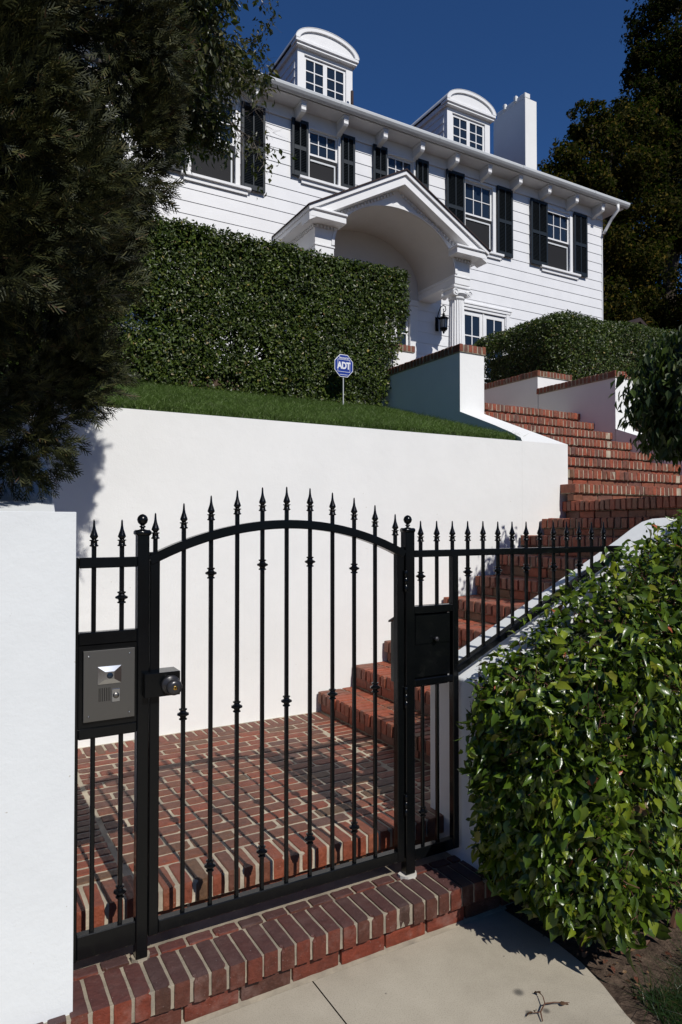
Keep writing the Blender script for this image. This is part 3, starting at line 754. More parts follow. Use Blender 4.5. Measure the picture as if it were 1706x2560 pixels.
# (glass x0, x1, z0, z1, sill x0, x1, shutters)
WIN = [dict(x0=3.48, x1=4.28, z0=6.01, z1=7.42, sh=((2.98, 3.40), (4.38, 4.83)), sill=(3.30, 4.56)),
       dict(x0=5.74, x1=6.36, z0=6.50, z1=7.42, sh=((5.36, 5.70), (6.41, 6.71)), sill=(5.52, 6.56)),
       dict(x0=7.50, x1=8.13, z0=6.50, z1=7.42, sh=((7.13, 7.46), (8.17, 8.48)), sill=(7.3, 8.35)),
       dict(x0=9.48, x1=10.26, z0=6.00, z1=7.40, sh=((8.95, 9.43), (10.36, 10.81)), sill=(9.30, 10.54)),
       dict(x0=11.92, x1=12.67, z0=6.00, z1=7.36, sh=((11.37, 11.89), (12.77, 13.22)), sill=(11.69, 12.98))]
doors = [(9.42, 10.62, 2.22, 4.64), (5.80, 8.20, 2.22, 4.50)]
cuts = [(w_['x0']-.03, w_['x1']+.03, w_['z0']-.02, w_['z1']+.02) for w_ in WIN] + doors
b = MB(); E = .2214; z = 5.2855 - 14*E
while z < 7.62:
    segs = [(1.0, 13.80)]
    for x0, x1, z0, z1 in cuts:
        if z+E*.5 > z0 and z+E*.5 < z1:
            ns = []
            for a, c_ in segs:
                if x1 <= a or x0 >= c_: ns.append((a, c_)); continue
                if x0 > a: ns.append((a, x0))
                if x1 < c_: ns.append((x1, c_))
            segs = ns
    zt = min(z+E, 7.69)
    for a, c_ in segs:
        # one lap board: thick at its lower edge
        b.prism([(HY-.0135, z), (HY+.004, z), (HY+.004, zt+.012), (HY-.002, zt+.012), (HY-.0130, z+.002)][::-1], 0, a, c_, 0)
    z += E
b.build('clapboard_front', M['siding'], house)
b = MB()
b.box(13.70, 13.80, HY+.006, 18.5, 2.2, 7.69, 0); b.box(1.0, 1.1, HY+.006, 18.5, 2.2, 7.69, 0); b.box(1.0, 13.8, 18.4, 18.5, 2.2, 7.69, 0)
b.box(13.79, 13.815, HY-.024, HY+.05, 2.2, 7.69, 0)
b.build('side_walls', M['siding'], house)
b = MB(); b.box(1.1, 13.7, HY+.55, HY+.60, 2.2, 7.6, 0); b.build('inner_wall', M['interior'], house)
b = MB(); b.box(1.0, 13.80, HY-.028, HY-.001, 7.47, 7.69, 0, .003); b.box(1.0, 13.80, HY-.040, HY-.028, 7.47, 7.50, 0, .003); b.build('frieze_board', M['trim'], house)
# eaves, hip roof, gutter
ov = .37
b = MB(); b.box(1.0-ov, 13.8+ov, HY-ov, 18.5+ov, 7.690, 7.71, 0); b.build('soffit', M['trim'], house)
x0, x1, y0, y1, zr = 1.0-ov-.02, 13.8+ov+.02, HY-ov-.02, 18.5+ov+.02, 7.79
ym = (y0+y1)/2; hh = (ym-y0)*.62
b = MB(); b.add([(x0, y0, zr), (x1, y0, zr), (x1, y1, zr), (x0, y1, zr), (x0+3.6, ym, zr+hh), (x1-3.6, ym, zr+hh),
                 (x0, y0, 7.712), (x1, y0, 7.712), (x1, y1, 7.712), (x0, y1, 7.712)],
                [np.array([[0, 1, 5, 4], [2, 3, 4, 5], [0, 1, 7, 6][::-1], [1, 2, 8, 7][::-1], [2, 3, 9, 8][::-1], [3, 0, 6, 9][::-1]]), np.array([[1, 2, 5], [3, 0, 4]])])
rf = b.build('roof', M['shingle'], house)
def roof_z(y): return zr + (y-y0)*.62
b = MB()
gp = [(.0, .112), (-.098, .112), (-.104, .100), (-.096, .060), (-.066, .022), (-.030, .0), (.0, .0)]
b.prism([(HY-ov-.022+p, 7.700+q) for p, q in gp], 0, x0-.06, x1+.05, 0)
for i in range(6): 
    xx = 1.6+i*2.28; b.prism([(HY-ov-.022+p*1.05-.002, 7.697+q*1.04) for p, q in gp], 0, xx, xx+.035, 0)
b.build('gutter', M['gutter'], house)
b = MB(); b.tube([(13.86, HY-ov-.07, 7.70), (13.86, HY-ov-.07, 7.58), (13.84, HY-.27, 7.42), (13.82, HY-.11, 7.20), (13.80, HY-.075, 7.12)], .036, 8)
b.tube([(13.80, HY-.075, 7.14), (13.80, HY-.075, 2.3)], .030, 8) if False else None
b.build('downspout', M['trim'], house, True)
for i in range(14):
    xb = 5.475 + (i-4)*.8885 + .0
    b = MB()
    pf = [(HY-.335, 7.688), (HY-.335, 7.60), (HY-.325, 7.585), (HY-.325, 7.535), (HY-.30, 7.505), (HY-.24, 7.49), (HY-.12, 7.47), (HY-.02, 7.42), (HY-.02, 7.688)]
    b.prism(pf, 0, xb-.048, xb+.048); b.box(xb-.062, xb+.062, HY-.346, HY-.02, 7.648, 7.686, 0, .004)
    b.build('eave_bracket', M['trim'], house)
def sash(b, x0, x1, z0, z1, y, cols, rows, st=.038, mu=.018, dep=.035):
    b.box(x0, x0+st, y, y+dep, z0, z1, 0, .002); b.box(x1-st, x1, y, y+dep, z0, z1, 0, .002)
    b.box(x0+st, x1-st, y+.001, y+dep-.001, z0, z0+st, 0, .002); b.box(x0+st, x1-st, y+.001, y+dep-.001, z1-st, z1, 0, .002)
    iw, ih = (x1-x0-2*st), (z1-z0-2*st)
    for i in range(1, cols):
        xx = x0+st+iw*i/cols; b.box(xx-mu/2, xx+mu/2, y+.004, y+dep-.006, z0+st, z1-st, 0, .002)
    for i in range(1, rows):
        zz = z0+st+ih*i/rows; b.box(x0+st, x1-st, y+.006, y+dep-.008, zz-mu/2, zz+mu/2, 0, .002)
for wi, w_ in enumerate(WIN):
    x0, x1, z0, z1 = w_['x0'], w_['x1'], w_['z0'], w_['z1']; zm = (z0+z1)/2
    b = MB()
    b.box(x0-.055, x0, HY-.034, HY+.09, z0-.03, z1+.05, 0, .003); b.box(x1, x1+.085, HY-.034, HY+.09, z0-.03, z1+.05, 0, .003)
    b.box(x0, x1, HY-.034, HY+.09, z1, z1+.05, 0, .003); b.box(x0, x1, HY+.0, HY+.09, z0-.03, z0, 0, .003)
    wo = b.build('window', M['trim'], house)
    b = MB(); sash(b, x0, x1, zm-.02, z1, HY+.020, 3, 2); b.build('upper_sash', M['trim'], wo)
    b = MB(); sash(b, x0, x1, z0, zm+.02, HY+.058, 1, 1); b.build('lower_sash', M['trim'], wo)
    b = MB(); b.box(x0+.035, x1-.075, HY+.004, HY+.018, zm-.135, zm-.100, 0, .002); b.box(x1-.075, x1-.045, HY+.006, HY+.018, z0+.01, zm-.100, 0, .002); b.build('raised_rail', M['gutter'], wo)
    b = MB(); b.box(x0+.03, x1-.03, HY+.040, HY+.043, zm, z1-.03, 0, .0005); b.build('pane', M['glass'], wo)
    b = MB(); b.box(x0+.005, x1-.005, HY+.022, HY+.025, z0, zm-.02, 0, .0005); b.build('insect_screen', M['screen'], wo)
    b = MB(); b.box(w_['sill'][0], w_['sill'][1], HY-.085, HY+.01, z0-.085, z0-.035, 0, .004); b.box(w_['sill'][0]+.05, w_['sill'][1]-.05, HY-.045, HY-.02, z0-.16, z0-.086, 0, .003)
    b.build('sill', M['trim'], wo)
    for sx0, sx1 in w_['sh']:
        b = MB(); ya, yb = HY-.078, HY-.040; s_ = .045; zz0, zz1 = z0-.06, z1+.075
        mids = [zz0, (zz0+zz1)/2, zz1]; xm = (sx0+sx1)/2
        b.box(sx0, sx0+s_, ya, yb, zz0, zz1, 0, .003); b.box(sx1-s_, sx1, ya, yb, zz0, zz1, 0, .003)
        b.box(xm-.012, xm+.012, ya+.002, yb-.002, zz0+s_, zz1-s_, 0, .002)
        for z_, h_ in ((zz0, .09), ((zz0+zz1)/2-.04, .08), (zz1-.07, .07)): b.box(sx0+s_, sx1-s_, ya+.001, yb-.001, z_, z_+h_, 0, .003)
        for (za, zb) in ((zz0+.09, (zz0+zz1)/2-.04), ((zz0+zz1)/2+.04, zz1-.07)):
            z_ = za+.012
            while z_ < zb-.01:
                b.prism([(ya+.006, z_), (ya+.010, z_-.004), (yb-.004, z_+.020), (yb-.008, z_+.024)], 0, sx0+s_, sx1-s_); z_ += .030
        b.box(sx0+.02, sx1-.02, yb+.002, yb+.006, zz0+.02, zz1-.02, 0, .001)
        b.build('shutter', M['shutter'], house)
# dormers
def dormer(x0, x1, zt, label):
    y = 11.70; zb = roof_z(y)-.05; xm = (x0+x1)/2; yb = y+2.1
    b = MB()
    b.box(x0, x0+.15, y, y+.12, zb, zt, 0, .004); b.box(x1-.15, x1, y, y+.12, zb, zt, 0, .004)
    b.box(x0+.15, x1-.15, y, y+.12, zt-.10, zt, 0, .004); b.box(x0+.15, x1-.15, y, y+.12, zb, zb+.12, 0, .004)
    d = b.build('dormer', M['trim'], house)
    b = MB(); z = zb-.05
    while z < zt:
        for xx, sg in ((x0, -1), (x1, 1)):
            yv = y+.05
            b.prism([(xx+sg*.018 if sg < 0 else xx+.0, z), (xx+.004 if sg < 0 else xx+.018, z), (xx+.004 if sg < 0 else xx+.003, min(z+.18, zt)), (xx-.003 if sg < 0 else xx-.004, min(z+.18, zt))], 1, y+.12, yb)
        z += .17
    b.box(x0+.01, x1-.01, y+.35, yb, zb, zt, 0); b.build('dormer_siding', M['siding'], d)
    # cornice and barrel roof
    b = MB(); e = .055
    b.box(x0-e, x1+e, y-.085, y+.12, zt, zt+.045, 0, .004); b.box(x0-e-.028, x1+e+.028, y-.115, y+.12, zt+.047, zt+.115, 0, .010)
    b.box(x0-e, x0, y+.12, yb, zt, zt+.10, 0, .004); b.box(x1, x1+e, y+.12, yb, zt, zt+.10, 0, .004)
    hw = (x1-x0)/2+e+.028; rise = .315; zc = zt+.117
    def arcp(a, r0): return [(xm-a*math.cos(t), zc+r0*math.sin(t)) for t in np.linspace(0, math.pi, 25)]
    out, inn = arcp(hw, rise), arcp(hw-.085, rise-.065)
    ring = out + inn[::-1]
    rr = []
    for yy in (y-.115, y-.02): rr.append([(p[0], yy, p[1]) for p in ring])
    b.loft(rr, 0, True, False)
    F = [[i, i+1, 49-i-1, 49-i] for i in range(24)]
    b.add([(p[0], y-.115, p[1]) for p in ring], [np.array(F)])
    b.prism([(p[0], p[1]) for p in inn][::-1], 1, y-.08, y+.0)
    b.build('cornice', M['trim'], d)
    b = MB(); o1, o2 = arcp(hw, rise+.001), arcp(hw+.010, rise+.012)
    rr = []
    for yy in (y-.12, yb): rr.append([(p[0], yy, p[1]) for p in o2+o1[::-1]])
    b.loft(rr); b.build('dormer_roof', M['gutter'], d)
    gx0, gx1, gz0, gz1 = x0+.17, x1-.17, zb+.13, zt-.11
    b = MB(); sash(b, gx0-.02, xm+.002, gz0, gz1, y+.03, 2, 3, .045, .022); sash(b, xm+.003, gx1+.02, gz0, gz1, y+.03, 2, 3, .045, .022)
    b.build('casement', M['trim'], d)
    b = MB(); b.box(gx0-.01, gx1+.01, y+.048, y+.052, gz0, gz1, 0, .0005); b.build('pane', M['glass'], d)
dormer(5.70, 6.93, 9.21, '')
dormer(9.34, 10.57, 9.17, '')
# chimney
b = MB(); b.box(11.97, 12.35, 12.0, 13.12, 8.0, 10.36, 0, .006); b.box(11.97, 12.14, 12.0, 13.0, 10.362, 10.49, 0, .012)
ch = b.build('chimney', M['stucco'], house)
for yy in (12.28, 12.66): MB().box(11.94, 12.02, yy, yy+.10, 10.40, 10.56, 0, .02).build('flue', M['stucco'], ch)
for q in ((6.83, 11.55, 8.0), (7.45, 12.1, 8.1)): MB().tube([q, (q[0], q[1], q[2]+.62)], .029, 8).build('vent_pipe', M['shingle'], rf, True)

# french doors right of the portico
b = MB()
b.box(9.30, 9.40, HY-.030, HY+.09, 2.22, 4.66, 0, .003); b.box(10.64, 10.74, HY-.030, HY+.09, 2.22, 4.66, 0, .003); b.box(9.28, 10.76, HY-.040, HY+.09, 4.662, 4.72, 0, .003); b.box(9.24, 10.80, HY-.055, HY+.02, 4.722, 4.76, 0, .003)
b.box(9.40, 10.64, HY-.02, HY+.09, 4.60, 4.66, 0, .003)
fd = b.build('french_door', M['trim'], house)
b = MB(); sash(b, 9.405, 9.985, 2.24, 4.585, HY+.015, 2, 5, .085, .026); sash(b, 10.015, 10.635, 2.24, 4.585, HY+.015, 2, 5, .085, .026); b.box(9.985, 10.015, HY-.004, HY+.04, 2.24, 4.585, 0, .003)
b.build('door_leaf', M['trim'], fd)
b = MB(); b.box(9.42, 10.62, HY+.030, HY+.034, 2.26, 4.56, 0, .0005); b.build('pane', M['glass'], fd)
# front door with side lights under the portico
b = MB()
for x in (5.72, 6.20, 7.56, 8.02): b.box(x, x+.18 if x in (8.02,) else x+.12, HY-.05, HY+.09, 2.22, 4.44, 0, .004)
b.box(5.70, 8.22, HY-.06, HY+.09, 4.442, 4.56, 0, .004)
fd = b.build('front_door', M['trim'], house)
b = MB(); sash(b, 7.69, 8.01, 2.30, 4.43, HY+.012, 1, 4, .05, .022); sash(b, 5.85, 6.19, 2.30, 4.43, HY+.012, 1, 4, .05, .022); b.box(6.33, 7.55, HY+.02, HY+.06, 2.24, 4.43, 0, .003)
b.build('door_leaf', M['trim'], fd)
for xa in (7.71, 5.87): MB().box(xa, xa+.29, HY+.03, HY+.034, 2.32, 4.42, 0, .0005).build('pane', M['glass'], fd)

# portico
PX, PF = 6.925, 10.10                        # centre line, frieze plane
pa, pb, ps = 1.31, .945, 4.76                # vault half width, rise, spring
def vault(a, bb, n=33, z0=ps): return [(PX-a*math.cos(t), z0+bb*math.sin(t)) for t in np.linspace(0, math.pi, n)]
CF = 9.86; hwid = 1.90; apex = 6.275; ez = 5.225; sl_ = (apex-ez)/hwid
def rk(x, d=0.0): return apex - abs(x-PX)*sl_ - d
b = MB()
# front wall between arch and rake (one sheet with the arch cut out)
arcv = vault(pa, pb); top = [(x, max(min(rk(x, .30), 9), ps)) for x, z in arcv]
xs = [5.25] + [p[0] for p in arcv] + [8.60]
lo_ = [5.04-.0] + [p[1] for p in arcv] + [5.04]
hi_ = [rk(x, .15) for x in xs]
V, F = [], []
for yy in (PF, PF+.10):
    for x, l_, h_ in zip(xs, lo_, hi_): V += [(x, yy, l_), (x, yy, max(h_, l_+.001))]
n_ = len(xs)
for i in range(n_-1):
    if i in (0, n_-2): continue
    a = 2*i; F += [[a, a+2, a+3, a+1]]
    a2 = a+2*n_; F += [[a2+1, a2+3, a2+2, a2]]; F += [[a, a+1-1+2*n_, a+2+2*n_, a+2][::-1]]
b.add(V, [np.array(F)])
for s in (-1, 1):
    xa, xb = (5.25, 5.615) if s < 0 else (8.235, 8.60)
    b.box(xa, xb, PF, 11.29, 4.575, 4.70, 0, .004)          # architrave
    b.box(xa-.012, xb+.012, PF-.014, 11.29, 4.702, 4.738, 0, .006)
    b.box(xa, xb, PF, 11.29, 4.74, 5.06, 0, .003)           # frieze block
    q = [(xa, 5.061), (xb, 5.061), (xb, rk(xb, .15)), (xa, rk(xa, .15))]; b.prism(q[::-1], 1, PF, PF+.1)
for_pd = b.build('portico', M['trim'], house)
pt = for_pd
# moulded ring round the arch
b = MB(); o_, i_ = vault(pa+.055, pb+.055), vault(pa, pb)
rr = [[(o_[k][0], PF-.018, o_[k][1]), (i_[k][0], PF-.018, i_[k][1]), (i_[k][0], PF+.02, i_[k][1]), (o_[k][0], PF+.02, o_[k][1])] for k in range(len(o_))]
b.loft(rr); b.build('arch_moulding', M['trim'], pt)
# barrel vault ceiling
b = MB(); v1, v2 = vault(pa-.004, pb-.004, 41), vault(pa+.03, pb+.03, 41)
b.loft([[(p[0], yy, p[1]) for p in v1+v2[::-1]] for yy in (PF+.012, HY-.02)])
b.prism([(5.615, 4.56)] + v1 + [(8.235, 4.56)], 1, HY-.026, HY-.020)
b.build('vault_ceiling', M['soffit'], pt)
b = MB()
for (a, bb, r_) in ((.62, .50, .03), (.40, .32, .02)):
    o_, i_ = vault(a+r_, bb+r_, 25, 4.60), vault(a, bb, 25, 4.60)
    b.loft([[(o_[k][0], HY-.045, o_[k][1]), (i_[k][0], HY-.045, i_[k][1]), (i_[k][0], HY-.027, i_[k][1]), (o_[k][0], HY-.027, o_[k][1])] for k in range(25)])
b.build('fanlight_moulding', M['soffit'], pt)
# raking cornice: fascia, crown and soffit
b = MB()
for s in (-1, 1):
    e = PX+s*hwid
    def band(t0, t1, ya, yb, ext=0.0):
        q = [(PX, apex-t0), (e+s*ext, ez-t0-ext*sl_), (e+s*ext, ez-t1-ext*sl_), (PX, apex-t1)]
        b.prism(q if s < 0 else q[::-1], 1, ya, yb)
    band(.004, .075, CF-.035, 11.28, .02); band(.077, .235, CF+.004, PF+.05)
    band(.077, .16, PF+.052, 11.28)
    # horizontal return
    xa, xb = (5.04, 5.72) if s < 0 else (8.10, 8.80)
    b.box(xa, xb, CF, PF+.02, 5.06, 5.165, 0, .004); b.box(xa-.02, xb+.02, CF-.03, PF+.02, 5.167, 5.215, 0, .012)
    xa, xb = (5.04, 5.25) if s < 0 else (8.60, 8.80)
    b.box(xa, xb, PF+.022, 11.28, 5.06, 5.165, 0, .004); b.box(xa-.02, xb+.02, PF+.022, 11.28, 5.167, 5.215, 0, .012)
b.build('cornice', M['trim'], pt)
def dentil(x0, x1, y0, y1, z0, z1): MB().box(x0, x1, y0, y1, z0, z1, 0, .002).build('dentil', M['trim'], pt)
for s in (-1, 1):
    for i in range(24):
        xx = PX + s*(.10 + i*.067); zz = rk(xx, .262)
        if abs(xx-PX) < 1.62: dentil(xx-.017, xx+.017, PF-.035, PF-.001, zz-.040, zz+.006)
    for xa in [(5.27 if s < 0 else 8.25)+i*.066 for i in range(6)]: dentil(xa, xa+.034, PF-.035, PF-.001, 5.005, 5.055)
    xs_ = 5.25 if s < 0 else 8.60
    for i in range(14 if s < 0 else 3):
        yy = PF+.01+i*.066; dentil(xs_-.034 if s < 0 else xs_, xs_ if s < 0 else xs_+.034, yy, yy+.034, 5.005, 5.055)
b = MB()
for s in (-1, 1):
    e = PX+s*(hwid+.045); q = [(PX, apex+.022), (e, ez+.022-.045*sl_), (e, ez-.002-.045*sl_), (PX, apex-.002)]
    b.prism(q if s < 0 else q[::-1], 1, CF-.06, 11.28)
b.build('portico_roof', M['shingle'], pt)
def column(x, y):
    b = MB(); rings = []; nf = 20
    for z, r in ((2.42, .168), (2.9, .168), (3.5, .160), (4.0, .148), (4.32, .140)):
        ring = []
        for i in range(nf*6):
            a = i/(nf*6)*2*math.pi; u = (i % 6)/6.0
            ring.append((x+math.cos(a)*(r-.016*math.sin(u*math.pi)**.7), y+math.sin(a)*(r-.016*math.sin(u*math.pi)**.7), z))
        rings.append(ring)
    b.loft(rings); c_ = b.build('column', M['trim'], pt)
    b = MB(); b.lathe([(.145, 4.32), (.155, 4.335), (.155, 4.355), (.145, 4.365), (.165, 4.385), (.195, 4.42), (.19, 4.44)], (x, y, 0), 32)
    b.box(x-.19, x+.19, y-.17, y+.17, 4.44, 4.50, 0, .012); b.box(x-.205, x+.205, y-.185, y+.185, 4.505, 4.565, 0, .014)
    for sx in (-1, 1):
        cx_ = x+sx*.165
        b.lathe([(.066, -.185), (.070, -.175), (.045, -.10), (.040, 0), (.045, .10), (.070, .175), (.066, .185)], (cx_, y, 4.425), 20, 0, 0, 1)
        sp = [(cx_+math.cos(t)*(.060-.0065*t)*sx, y-.19, 4.425+math.sin(t)*(.060-.0065*t)) for t in np.linspace(0, 7.8, 26)]
        b.tube(sp, .010, 5)
    b.build('capital', M['trim'], c_)
    b = MB(); b.box(x-.21, x+.21, y-.21, y+.21, 2.22, 2.32, 0, .006); b.lathe([(.20, 2.32), (.215, 2.345), (.20, 2.37), (.185, 2.385), (.195, 2.405), (.17, 2.42)], (x, y, 0), 32)
    b.build('column_base', M['trim'], c_)
column(8.425, PF+.185); column(5.425, PF+.185)
for x in (8.25, 5.25):
    b = MB(); b.box(x, x+.35, HY-.075, HY-.02, 2.22, 4.572, 0, .004); b.build('pilaster', M['trim'], pt) if False else None

# lantern on the house wall
ln = thing('wall_lantern', 'black wrought iron lantern on the white siding beside the portico column', 'lantern', (8.78, 11.15, 3.94))
lx, ly = 8.785, 11.14
b = MB(); b.box(lx-.115, lx-.03, HY-.034, HY-.022, 4.02, 4.31, 0, .004)
b.tube([(lx-.07, HY-.03, 4.25), (lx-.07, HY-.09, 4.30)], .012, 6)
sp = [(lx-.075+.0, ly+.11, 4.30), (lx-.078, ly+.06, 4.40), (lx-.06, ly+.02, 4.49), (lx-.01, ly, 4.535), (lx+.045, ly, 4.515), (lx+.058, ly, 4.45), (lx+.03, ly, 4.405), (lx-.005, ly, 4.415), (lx-.01, ly, 4.45), (lx+.012, ly, 4.46)]
b.tube(sp, .011, 6); b.tube([(lx, ly, 4.40), (lx, ly, 4.30)], .008, 6); b.build('bracket', M['iron'], ln, True)
b = MB(); b.lathe([(.004, 4.385), (.030, 4.355), (.022, 4.335), (.055, 4.300), (.105, 4.270), (.108, 4.255), (.085, 4.245)], (lx, ly, 0), 8); b.build('lantern_roof', M['iron'], ln)
b = MB()
for i in range(8):
    a = i/8*6.283+.39; b.bar((lx+.082*math.cos(a), ly+.082*math.sin(a), 4.25), (lx+.072*math.cos(a), ly+.072*math.sin(a), 4.05), .010, .010)
b.lathe([(.090, 4.255), (.092, 4.235), (.080, 4.232)], (lx, ly, 0), 8); b.lathe([(.078, 4.065), (.084, 4.05), (.070, 4.03), (.045, 4.005), (.020, 3.985), (.024, 3.97), (.004, 3.94)], (lx, ly, 0), 8)
for i in range(4):
    a = i/4*6.283+.39; b.lathe([(.012, .03), (.014, 0), (.003, -.035)], (lx+.07*math.cos(a), ly+.07*math.sin(a), 4.03), 6)
b.build('cage', M['iron'], ln)
b = MB(); b.lathe([(.066, 4.06), (.074, 4.235)], (lx, ly, 0), 8); b.build('lamp_glass', M['lamp_glass'], ln)

# ================================================================== HEDGES AND SHRUBS
def box_surface(n, x0, x1, y0, y1, z0, z1, faces='f t l r', inset=.0, zfun=None):
    """points and outward normals on the faces of a box: f = -Y, k = +Y, t = top, l = -X, r = +X"""
    A = {'f': (x1-x0)*(z1-z0), 'k': (x1-x0)*(z1-z0), 't': (x1-x0)*(y1-y0), 'l': (y1-y0)*(z1-z0), 'r': (y1-y0)*(z1-z0)}
    fl_ = faces.split(); tot = sum(A[f] for f in fl_); P, Nn = [], []
    for f in fl_:
        k = int(n*A[f]/tot); u, v = rng.random(k), rng.random(k)
        if f in 'fk': P.append(np.stack([x0+(x1-x0)*u, np.full(k, y0 if f == 'f' else y1), z0+(z1-z0)*v], 1)); Nn.append(np.tile([0, -1 if f == 'f' else 1, 0], (k, 1)))
        elif f == 't': P.append(np.stack([x0+(x1-x0)*u, y0+(y1-y0)*v, np.full(k, z1)], 1)); Nn.append(np.tile([0, 0, 1], (k, 1)))
        else: P.append(np.stack([np.full(k, x0 if f == 'l' else x1), y0+(y1-y0)*u, z0+(z1-z0)*v], 1)); Nn.append(np.tile([-1 if f == 'l' else 1, 0, 0], (k, 1)))
    return np.concatenate(P), np.concatenate(Nn).astype(float)
def round_box(P, Nn, x0, x1, y0, y1, z0, z1, r):
    """pull the box edges in so that the trimmed shape is rounded"""
    ctr_lo = np.array([x0+r, y0+r, z0-1.0]); ctr_hi = np.array([x1-r, y1-r, z1-r])
    Q = np.clip(P, ctr_lo, ctr_hi); D = P-Q; ln = np.linalg.norm(D, axis=1, keepdims=True)
    ok = ln[:, 0] > 1e-6; out = P.copy(); n2 = Nn.copy()
    out[ok] = Q[ok] + D[ok]/ln[ok]*np.minimum(ln[ok], r); n2[ok] = D[ok]/ln[ok]
    return out, n2
def foliage(mb, tmpls, P, Nn, size, depth, spread=.9, droop=.3, var=.3, bumpamp=.05, bf=2.2, seed=1):
    k = len(P); off = -rng.random(k)**1.3*depth + wob(P, bf, seed)*bumpamp + wob(P, bf*3.1, seed+5)*bumpamp*.5
    P = P + Nn*off[:, None] + rng.normal(0, size*.25, (k, 3))
    nn = unit(Nn + rng.normal(0, spread, (k, 3)) + np.array([0, -.15, .35])); tip = unit(rng.normal(0, 1, (k, 3)) + Nn*.5 + np.array([0, 0, -droop]))
    pick(mb, tmpls, P, nn, tip, size*(1+rng.normal(0, var, k)).clip(.45, 1.7))
def twigs(mb, P, Nn, ln, r, mi=0):
    for p, n_ in zip(P, Nn):
        q = p - n_*ln*1.2 + rng.normal(0, ln*.3, 3); e = p + n_*rng.uniform(-.2, .25)*ln + rng.normal(0, ln*.2, 3)
        mb.tube([q, (q+e)/2+rng.normal(0, ln*.08, 3), e], [r, r*.8, r*.4], 3, mi)

# left upper hedge (front plane 6.8)
hx = (.1, 4.86, 6.80, 7.45, 1.26, 3.13)
hd1 = thing('hedge', 'tall clipped hedge left of the stairs, behind the blue sign', 'hedge', (2.6, 7.1, 1.4))
P, Nn = box_surface(150000, *hx, 'f t r l'); P, Nn = round_box(P, Nn, *hx, .10)
keep = ~((P[:, 2] < 2.2) & (wob(P, 5.0, 77) > .50) & (P[:, 0] < 3.5) & (rng.random(len(P)) < .8)); keep &= ~((P[:, 0] > 4.40+.28*np.clip((P[:, 2]-1.35)/.9, 0, 2)+.10*rng.random(len(P))) & (P[:, 2] < 2.9))
P, Nn = P[keep], Nn[keep]
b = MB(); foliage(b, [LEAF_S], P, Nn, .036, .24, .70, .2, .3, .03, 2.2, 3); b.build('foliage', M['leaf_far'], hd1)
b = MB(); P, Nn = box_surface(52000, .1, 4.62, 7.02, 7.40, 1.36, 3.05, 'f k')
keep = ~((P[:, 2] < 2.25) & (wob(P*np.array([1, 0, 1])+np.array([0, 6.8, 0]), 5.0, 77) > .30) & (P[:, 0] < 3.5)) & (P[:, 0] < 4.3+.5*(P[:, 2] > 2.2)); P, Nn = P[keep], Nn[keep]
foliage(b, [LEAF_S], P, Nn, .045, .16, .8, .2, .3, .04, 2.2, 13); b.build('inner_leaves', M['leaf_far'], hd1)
b = MB()
for i in range(26):
    x = .3+i*.165+rng.normal(0, .03); b.tube([(x, 7.1, 1.3), (x+rng.normal(0, .05), 7.08, 1.9), (x+rng.normal(0, .1), 7.05, 2.6)], [.016, .012, .006], 5)
    for j in range(5):
        z = rng.uniform(1.5, 2.8); b.tube([(x, 7.1, z), (x+rng.normal(0, .15), 7.1+rng.choice([-1, 1])*.2, z+.2)], [.007, .003], 3)
b.build('stems', M['bark'], hd1)
# right upper hedge (corner 7.6, 7.0)
hx = (7.62, 13.5, 6.98, 9.2, 2.02, 3.22)
hd2 = thing('hedge', 'rounded clipped hedge behind the brick coping right of the stairs', 'hedge', (9.6, 7.9, 2.0))
P, Nn = box_surface(130000, *hx, 'f t l'); P, Nn = round_box(P, Nn, *hx, .38)
P[:, 2] += .03*(P[:, 0]-7.6)*(P[:, 2] > 2.6)
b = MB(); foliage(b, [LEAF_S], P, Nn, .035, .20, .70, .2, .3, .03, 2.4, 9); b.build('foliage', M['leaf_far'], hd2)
b = MB(); b.box(7.95, 13.3, 7.3, 8.9, 2.0, 2.85, 0, .1); b.build('dark_core', M['bark'], hd2)

# near hedge, right foreground, top rising to the right
hd3 = thing('hedge', 'large glossy leafed hedge in the right foreground beside the sidewalk', 'hedge', (2.9, 1.95, -H))
def near_top(x, y): return -.645 + .40*(x-1.93) + .13*np.tanh((x-1.93)*3) - .02*(2.2-y)
def near_hedge_pts(n):
    n = int(n*1.06)
    P, Nn = [], []
    # left face (-X)
    k = int(n*.36); y = rng.uniform(1.62, 2.24, k); z = rng.uniform(0, 1, k)
    x = np.full(k, 1.972); zt = near_top(x, y); zz = -1.50 + (zt+1.50)*z
    x = x - .09*np.sin(z*2.4) + .16*(1-z)**3*0 + .14*np.clip((1.80-y)/.2, 0, 1) + .10*(z > .93)*(z-.93)/.07
    P.append(np.stack([x, y, zz], 1)); Nn.append(np.tile([-1, -.25, .1], (k, 1)))
    # front face (-Y)
    k = int(n*.40); x = rng.uniform(2.02, 4.0, k)**1.0; z = rng.uniform(0, 1, k); y = np.full(k, 1.66) + .02*(x-2)
    zt = near_top(x, y); zz = -1.50 + (zt+1.50)*z
    y = y - .07*np.sin(z*2.6) + .16*np.clip((2.22-x)/.2, 0, 1) + .10*(z > .93)*(z-.93)/.07
    P.append(np.stack([x, y, zz], 1)); Nn.append(np.tile([-.25, -1, .1], (k, 1)))
    # top
    k = n - int(n*.36) - int(n*.40); x = rng.uniform(1.97, 4.3, k); y = rng.uniform(1.64, 2.30, k)
    P.append(np.stack([x, y, near_top(x, y)], 1)); Nn.append(np.tile([-.25, -.15, 1], (k, 1)))
    return np.concatenate(P), np.concatenate(Nn).astype(float)
b = MB()
P, Nn = near_hedge_pts(16500)
k = len(P); off = -rng.random(k)**1.2*.16 + wob(P, 4.5, 21)*.035 + wob(P, 11, 22)*.02
